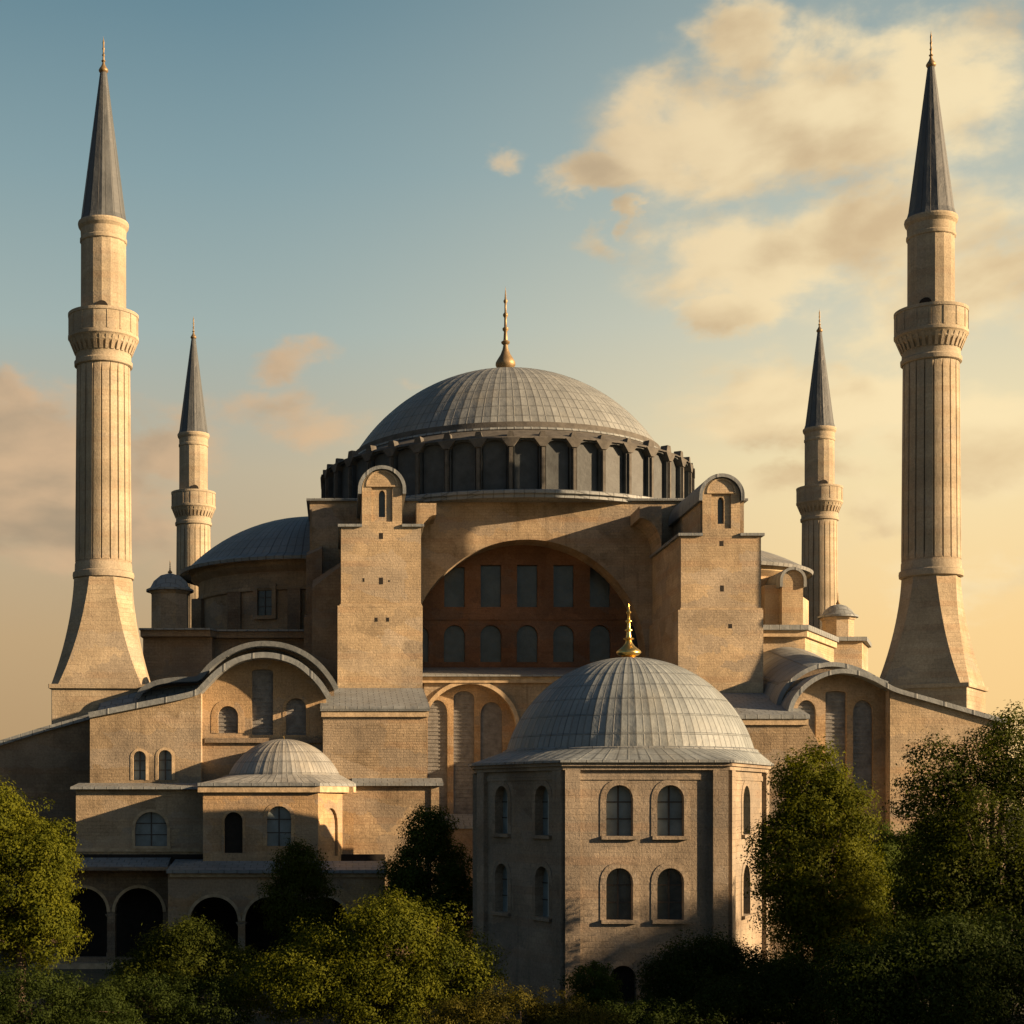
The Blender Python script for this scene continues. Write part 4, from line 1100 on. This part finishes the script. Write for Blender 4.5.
def tree(name, label, cat, x, y, lobes, leaves, size, mat, seed, trunk_h, trunk_r, group='trees around the mosque', clump=0.75):
    """lobes: (dx, dy, z, rx, ry, rz) ellipsoids of the crown"""
    rng = np.random.default_rng(seed)
    root = thing(name, label, cat, (x, y, 0), group)
    leaves = int(leaves * 2.4); size = size * 0.66
    vol = np.array([l[3] * l[4] * l[5] for l in lobes]) ** (2 / 3); vol = vol / vol.sum()
    nc = max(24, int(leaves / 95))
    li = rng.choice(len(lobes), nc, p=vol)
    L = np.array(lobes)
    dirs = rng.normal(size=(nc, 3)); dirs /= np.linalg.norm(dirs, axis=1)[:, None]
    rad = rng.uniform(0.30, 1.0, nc) ** 0.45 * rng.uniform(0.80, 1.10, nc) * np.where(rng.uniform(size=nc) < .14, 1.16, 1.0)
    cen = L[li, :3] + dirs * rad[:, None] * L[li, 3:]
    cen[:, 2] = np.maximum(cen[:, 2], 0.35)
    cr = clump * rng.uniform(0.5, 1.3, nc)
    per = (leaves * cr ** 2 / (cr ** 2).sum()).astype(int) + 6
    ci = np.repeat(np.arange(nc), per); n = len(ci)
    dv = rng.normal(size=(n, 3)); dv /= np.linalg.norm(dv, axis=1)[:, None]
    rr = rng.uniform(0, 1, n) ** 0.38
    pos = cen[ci] + dv * (rr * cr[ci])[:, None] * np.array([1.1, 1.1, 0.75])
    # sprigs that stick out
    sp = rng.uniform(size=n) < 0.05
    pos[sp] += dv[sp] * cr[ci][sp][:, None] * 0.45
    pos[:, 2] = np.maximum(pos[:, 2], 0.08)
    nrm = dv * 1.3 + dirs[ci] * 0.5 + rng.normal(size=(n, 3)) * 0.45 + np.array([0, 0, 0.3]); nrm /= np.linalg.norm(nrm, axis=1)[:, None]
    up = rng.normal(size=(n, 3)); a = np.cross(nrm, up); a /= np.linalg.norm(a, axis=1)[:, None]; b = np.cross(nrm, a)
    s_ = size * rng.uniform(0.6, 1.35, n)
    v = np.empty((n, 4, 3))
    v[:, 0] = pos - a * s_[:, None]; v[:, 1] = pos - b * (s_ * .5)[:, None] + nrm * (s_ * .12)[:, None]
    v[:, 2] = pos + a * s_[:, None]; v[:, 3] = pos + b * (s_ * .5)[:, None] + nrm * (s_ * .12)[:, None]
    me = bpy.data.meshes.new('crown')
    me.vertices.add(4 * n); me.vertices.foreach_set('co', v.reshape(-1))
    me.loops.add(4 * n); me.loops.foreach_set('vertex_index', np.arange(4 * n, dtype=np.int32))
    me.polygons.add(n); me.polygons.foreach_set('loop_start', np.arange(0, 4 * n, 4, dtype=np.int32))
    try: me.polygons.foreach_set('loop_total', np.full(n, 4, dtype=np.int32))
    except Exception: pass
    me.update(calc_edges=True)
    at = me.attributes.new('tint', 'FLOAT', 'FACE')
    cl = rng.uniform(0, 1, nc)
    at.data.foreach_set('value', np.clip(0.72 * cl[ci] + 0.28 * rng.uniform(0, 1, n), 0, 1).astype(np.float32))
    me.materials.append(mat)
    o = bpy.data.objects.new('crown', me); C.objects.link(o); o.parent = root
    # trunk and limbs (local coordinates)
    tb = MB()
    top = Vector(lobes[0][:3]); base = Vector((0, 0, -0.15))
    midp = Vector((top.x * .25 + .15, top.y * .25, trunk_h))
    tb.tube([base, Vector((.05, 0, trunk_h * .5)), midp, midp.lerp(top, .6), top + Vector((0, 0, lobes[0][5] * .5))], [trunk_r * 1.35, trunk_r, trunk_r * .8, trunk_r * .5, trunk_r * .12], 9)
    for q in range(min(16, nc)):
        e_ = Vector(cen[q]); s0 = midp.lerp(top, 0.1 + 0.5 * rng.uniform()) if e_.z > trunk_h else Vector((.05, 0, trunk_h * .7))
        mm = s0.lerp(e_, .5) + Vector((0, 0, .25))
        tb.tube([s0, mm, e_], [trunk_r * .4, trunk_r * .25, trunk_r * .07], 6)
    me2 = bpy.data.meshes.new('trunk'); me2.from_pydata([tuple(p) for p in tb.v], [], tb.f); me2.materials.append(M_bark)
    o2 = bpy.data.objects.new('trunk', me2); C.objects.link(o2); o2.parent = root
    return root

def T(px, Y): return wx(px, Y), Y
x, y = T(18, 86)
tree('leafy_tree', 'golden green tree at the left edge, in front of the dark lean-to wall', 'tree', x, y,
     [(0, 0, 7.6, 2.9, 2.8, 4.4), (-1.2, 0, 10.4, 1.8, 1.8, 3.0), (1.3, -.3, 8.6, 1.9, 1.9, 2.6), (1.2, .2, 5.0, 1.9, 2, 2.2), (-2.6, 0, 7, 2.2, 2.2, 4)], 26000, .135, L_gold, 3, 3.0, .35)
x, y = T(428, 109.5)
tree('round_tree', 'dark round tree between the mosque and the octagonal tomb', 'tree', x, y,
     [(0, 0, 6.6, 2.7, 2.3, 3.6), (0, 0, 9.8, 1.5, 1.5, 1.9), (1.8, 0, 5.2, 1.7, 1.7, 2.6), (-1.6, 0, 5.4, 1.7, 1.7, 2.6)], 20000, .14, L_dark, 5, 2.6, .3)
x, y = T(298, 105)
tree('slender_tree', 'small dull green tree in front of the right arcade arches', 'tree', x, y,
     [(0, 0, 5.6, 2.2, 1.8, 2.9), (.2, 0, 7.6, 1.5, 1.5, 1.6), (.6, 0, 3.2, 1.9, 1.8, 2.2)], 14000, .13, L_green, 7, 2.2, .22)
x, y = T(190, 94)
tree('bushy_tree', 'low bushy tree below the left arcade, with a paler top', 'tree', x, y,
     [(0, 0, 2.7, 3.2, 2.3, 1.9), (.1, -.3, 3.9, 1.7, 1.5, 1.0), (-2.6, 0, 1.5, 2.2, 2, 1.6), (2.6, 0, 1.7, 2.2, 2, 1.7)], 18000, .12, L_green, 11, 1.2, .2)
x, y = T(385, 82)
tree('spreading_tree', 'broad golden topped tree spreading at the bottom centre, left of the tomb', 'tree', x, y,
     [(.5, 0, 3.9, 3.4, 2.6, 3.0), (.3, -.4, 5.6, 2.3, 2, 1.4), (3.2, -.2, 3.4, 2.6, 2.2, 2.2), (-3.2, 0, 3.1, 2.8, 2.4, 2.4), (-.5, -1, 2.2, 3.4, 2, 2.2), (-5.4, 0, 2.4, 2.2, 2, 1.9)], 40000, .115, L_gold, 13, 1.8, .3)
x, y = T(520, 73)
tree('shrub', 'yellowing low shrub at the bottom edge in front of the tomb', 'shrub', x, y,
     [(0, 0, 1.8, 3.0, 1.8, 1.75), (-2.6, 0, 1.6, 2.2, 1.8, 1.6), (2.4, 0, 1.5, 2.2, 1.8, 1.5)], 18000, .085, L_yel, 17, .8, .12, clump=.5)
x, y = T(594, 88.5)
tree('shrub', 'small dark bush beside the low doorway of the tomb', 'shrub', x, y,
     [(0, 0, 1.7, 1.35, 1.2, 1.4), (.4, -.2, 1.0, 1.2, 1, .9)], 6000, .10, L_dark, 19, .7, .12, clump=.45)
x, y = T(702, 85)
tree('bushy_tree', 'dark bushy tree against the foot of the tomb', 'tree', x, y,
     [(0, 0, 2.6, 2.6, 1.8, 2.1), (-1.6, 0, 2.2, 1.7, 1.6, 1.9), (2.4, 0, 2.3, 2.0, 1.7, 1.9), (.6, 0, 3.6, 1.6, 1.4, 1.2)], 18000, .115, L_shade, 23, 1.2, .2)
x, y = T(790, 80)
tree('shrub', 'wide dim green shrub at the bottom, right of the tomb', 'shrub', x, y,
     [(0, 0, 2.0, 2.6, 2, 1.9), (-2.6, 0, 1.7, 2.3, 2, 1.7), (2.3, 0, 2.0, 2.4, 2, 2.0), (-.4, -.3, 3.0, 1.5, 1.3, 1.1)], 20000, .10, L_shade, 29, .9, .15, clump=.6)
x, y = T(816, 84.0)
tree('leafy_tree', 'tall upright golden green tree overlapping the right side of the tomb', 'tree', x, y,
     [(0, 0, 8.6, 2.9, 2.4, 5.4), (-.3, 0, 12.6, 2.0, 1.9, 2.4), (1.7, 0, 7.0, 2.0, 2, 3.4), (-1.6, -.4, 8.4, 2.0, 1.7, 3.2), (.4, 0, 4.2, 2.5, 2.2, 3.0), (.9, -.3, 11.0, 1.7, 1.7, 2.2)], 38000, .13, L_gold, 31, 3.4, .38)
x, y = T(992, 76)
tree('leafy_tree', 'largest dark tree at the right edge, below the flared minaret base', 'tree', x, y,
     [(0.00, 0.00, 10.02, 3.79, 2.75, 5.05), (1.26, 0.00, 13.98, 2.16, 1.84, 2.52), (-2.35, 0.18, 12.36, 2.16, 1.77, 2.52), (-2.16, 0.00, 8.21, 2.43, 1.91, 3.24), (2.52, 0.00, 9.30, 2.35, 1.99, 3.79), (0.36, 0.00, 5.69, 3.61, 2.30, 3.07)], 44000, .115, L_green, 37, 4.2, .45)
x, y = T(900, 101)
tree('round_tree', 'shadowed round tree behind, between the two tall trees at right', 'tree', x, y,
     [(0, 0, 6.0, 3.6, 3, 4.4), (1.6, 0, 8.2, 2.2, 2, 2.6), (-1.6, 0, 7.8, 2, 2, 2.4), (0, 0, 2.6, 3.8, 3, 2.6)], 24000, .15, L_dark, 41, 2.6, .35)
x, y = T(30, 78)
tree('shrub', 'dark shrub in the bottom left corner under the golden tree', 'shrub', x, y,
     [(0, 0, 1.9, 3.2, 2.2, 1.9), (-2.5, 0, 1.8, 2, 2, 1.8), (3.0, 0, 1.5, 2.2, 2, 1.5)], 18000, .10, L_shade, 43, .9, .15, clump=.6)
x, y = T(930, 66)
tree('bushy_tree', 'deep shadowed bushes filling the bottom right corner', 'tree', x, y,
     [(0.00, 0.00, 4.29, 3.09, 2.06, 2.57), (2.91, 0.00, 4.54, 2.57, 2.06, 2.74), (-2.49, 0.00, 4.03, 2.06, 1.89, 2.23), (0.86, 0.00, 5.66, 2.06, 1.71, 1.54)], 30000, .115, L_shade, 47, 1.6, .22)
x, y = T(650, 79)
tree('shrub', 'low dark shrub between the yellowing shrub and the tomb', 'shrub', x, y,
     [(0, 0, 1.1, 2.2, 1.6, 1.2), (-2, 0, .9, 1.6, 1.4, 1.0), (1.8, 0, 1.1, 1.6, 1.4, 1.1)], 10000, .10, L_shade, 53, .5, .1, clump=.45)
x, y = T(150, 82)
tree('shrub', 'dark low shrub at the bottom edge in front of the bushy arcade tree', 'shrub', x, y,
     [(0, 0, 1.6, 2.8, 2, 1.6), (2.8, 0, 1.4, 2.4, 2, 1.5), (-2.4, 0, 1.3, 2, 1.8, 1.3)], 14000, .10, L_shade, 59, .7, .12, clump=.55)
# unseen trees added out of frame at right, sized to shade the lower garden
for i, (X, Y, h, sd_) in enumerate(((47, 73, 17, 61), (54, 60, 17, 67), (47, 54, 16, 71), (61, 78, 20, 73), (58, 93, 14, 79), (41, 65, 13, 83))):
    lab = ['broad unseen tree added for shade beyond the right edge', 'tall unseen tree added for shade nearest the sun', 'lower unseen tree added for shade at the near end', 'tall unseen tree added for shade at the far side', 'unseen tree added for shade, level with the tomb', 'small unseen tree added for shade at the inner side'][i]
    tree('added_shade_tree', lab, 'tree', X, Y, [(0, 0, h * .58, 4.4, 4.2, h * .40), (2, 0, h * .5, 3.2, 3, h * .33), (-2, .5, h * .5, 3.2, 3, h * .33), (0, 0, h * .3, 4, 4, h * .25)], 12000, .24, L_green, sd_, h * .25, .45, 'unseen trees added for shade', 1.1)
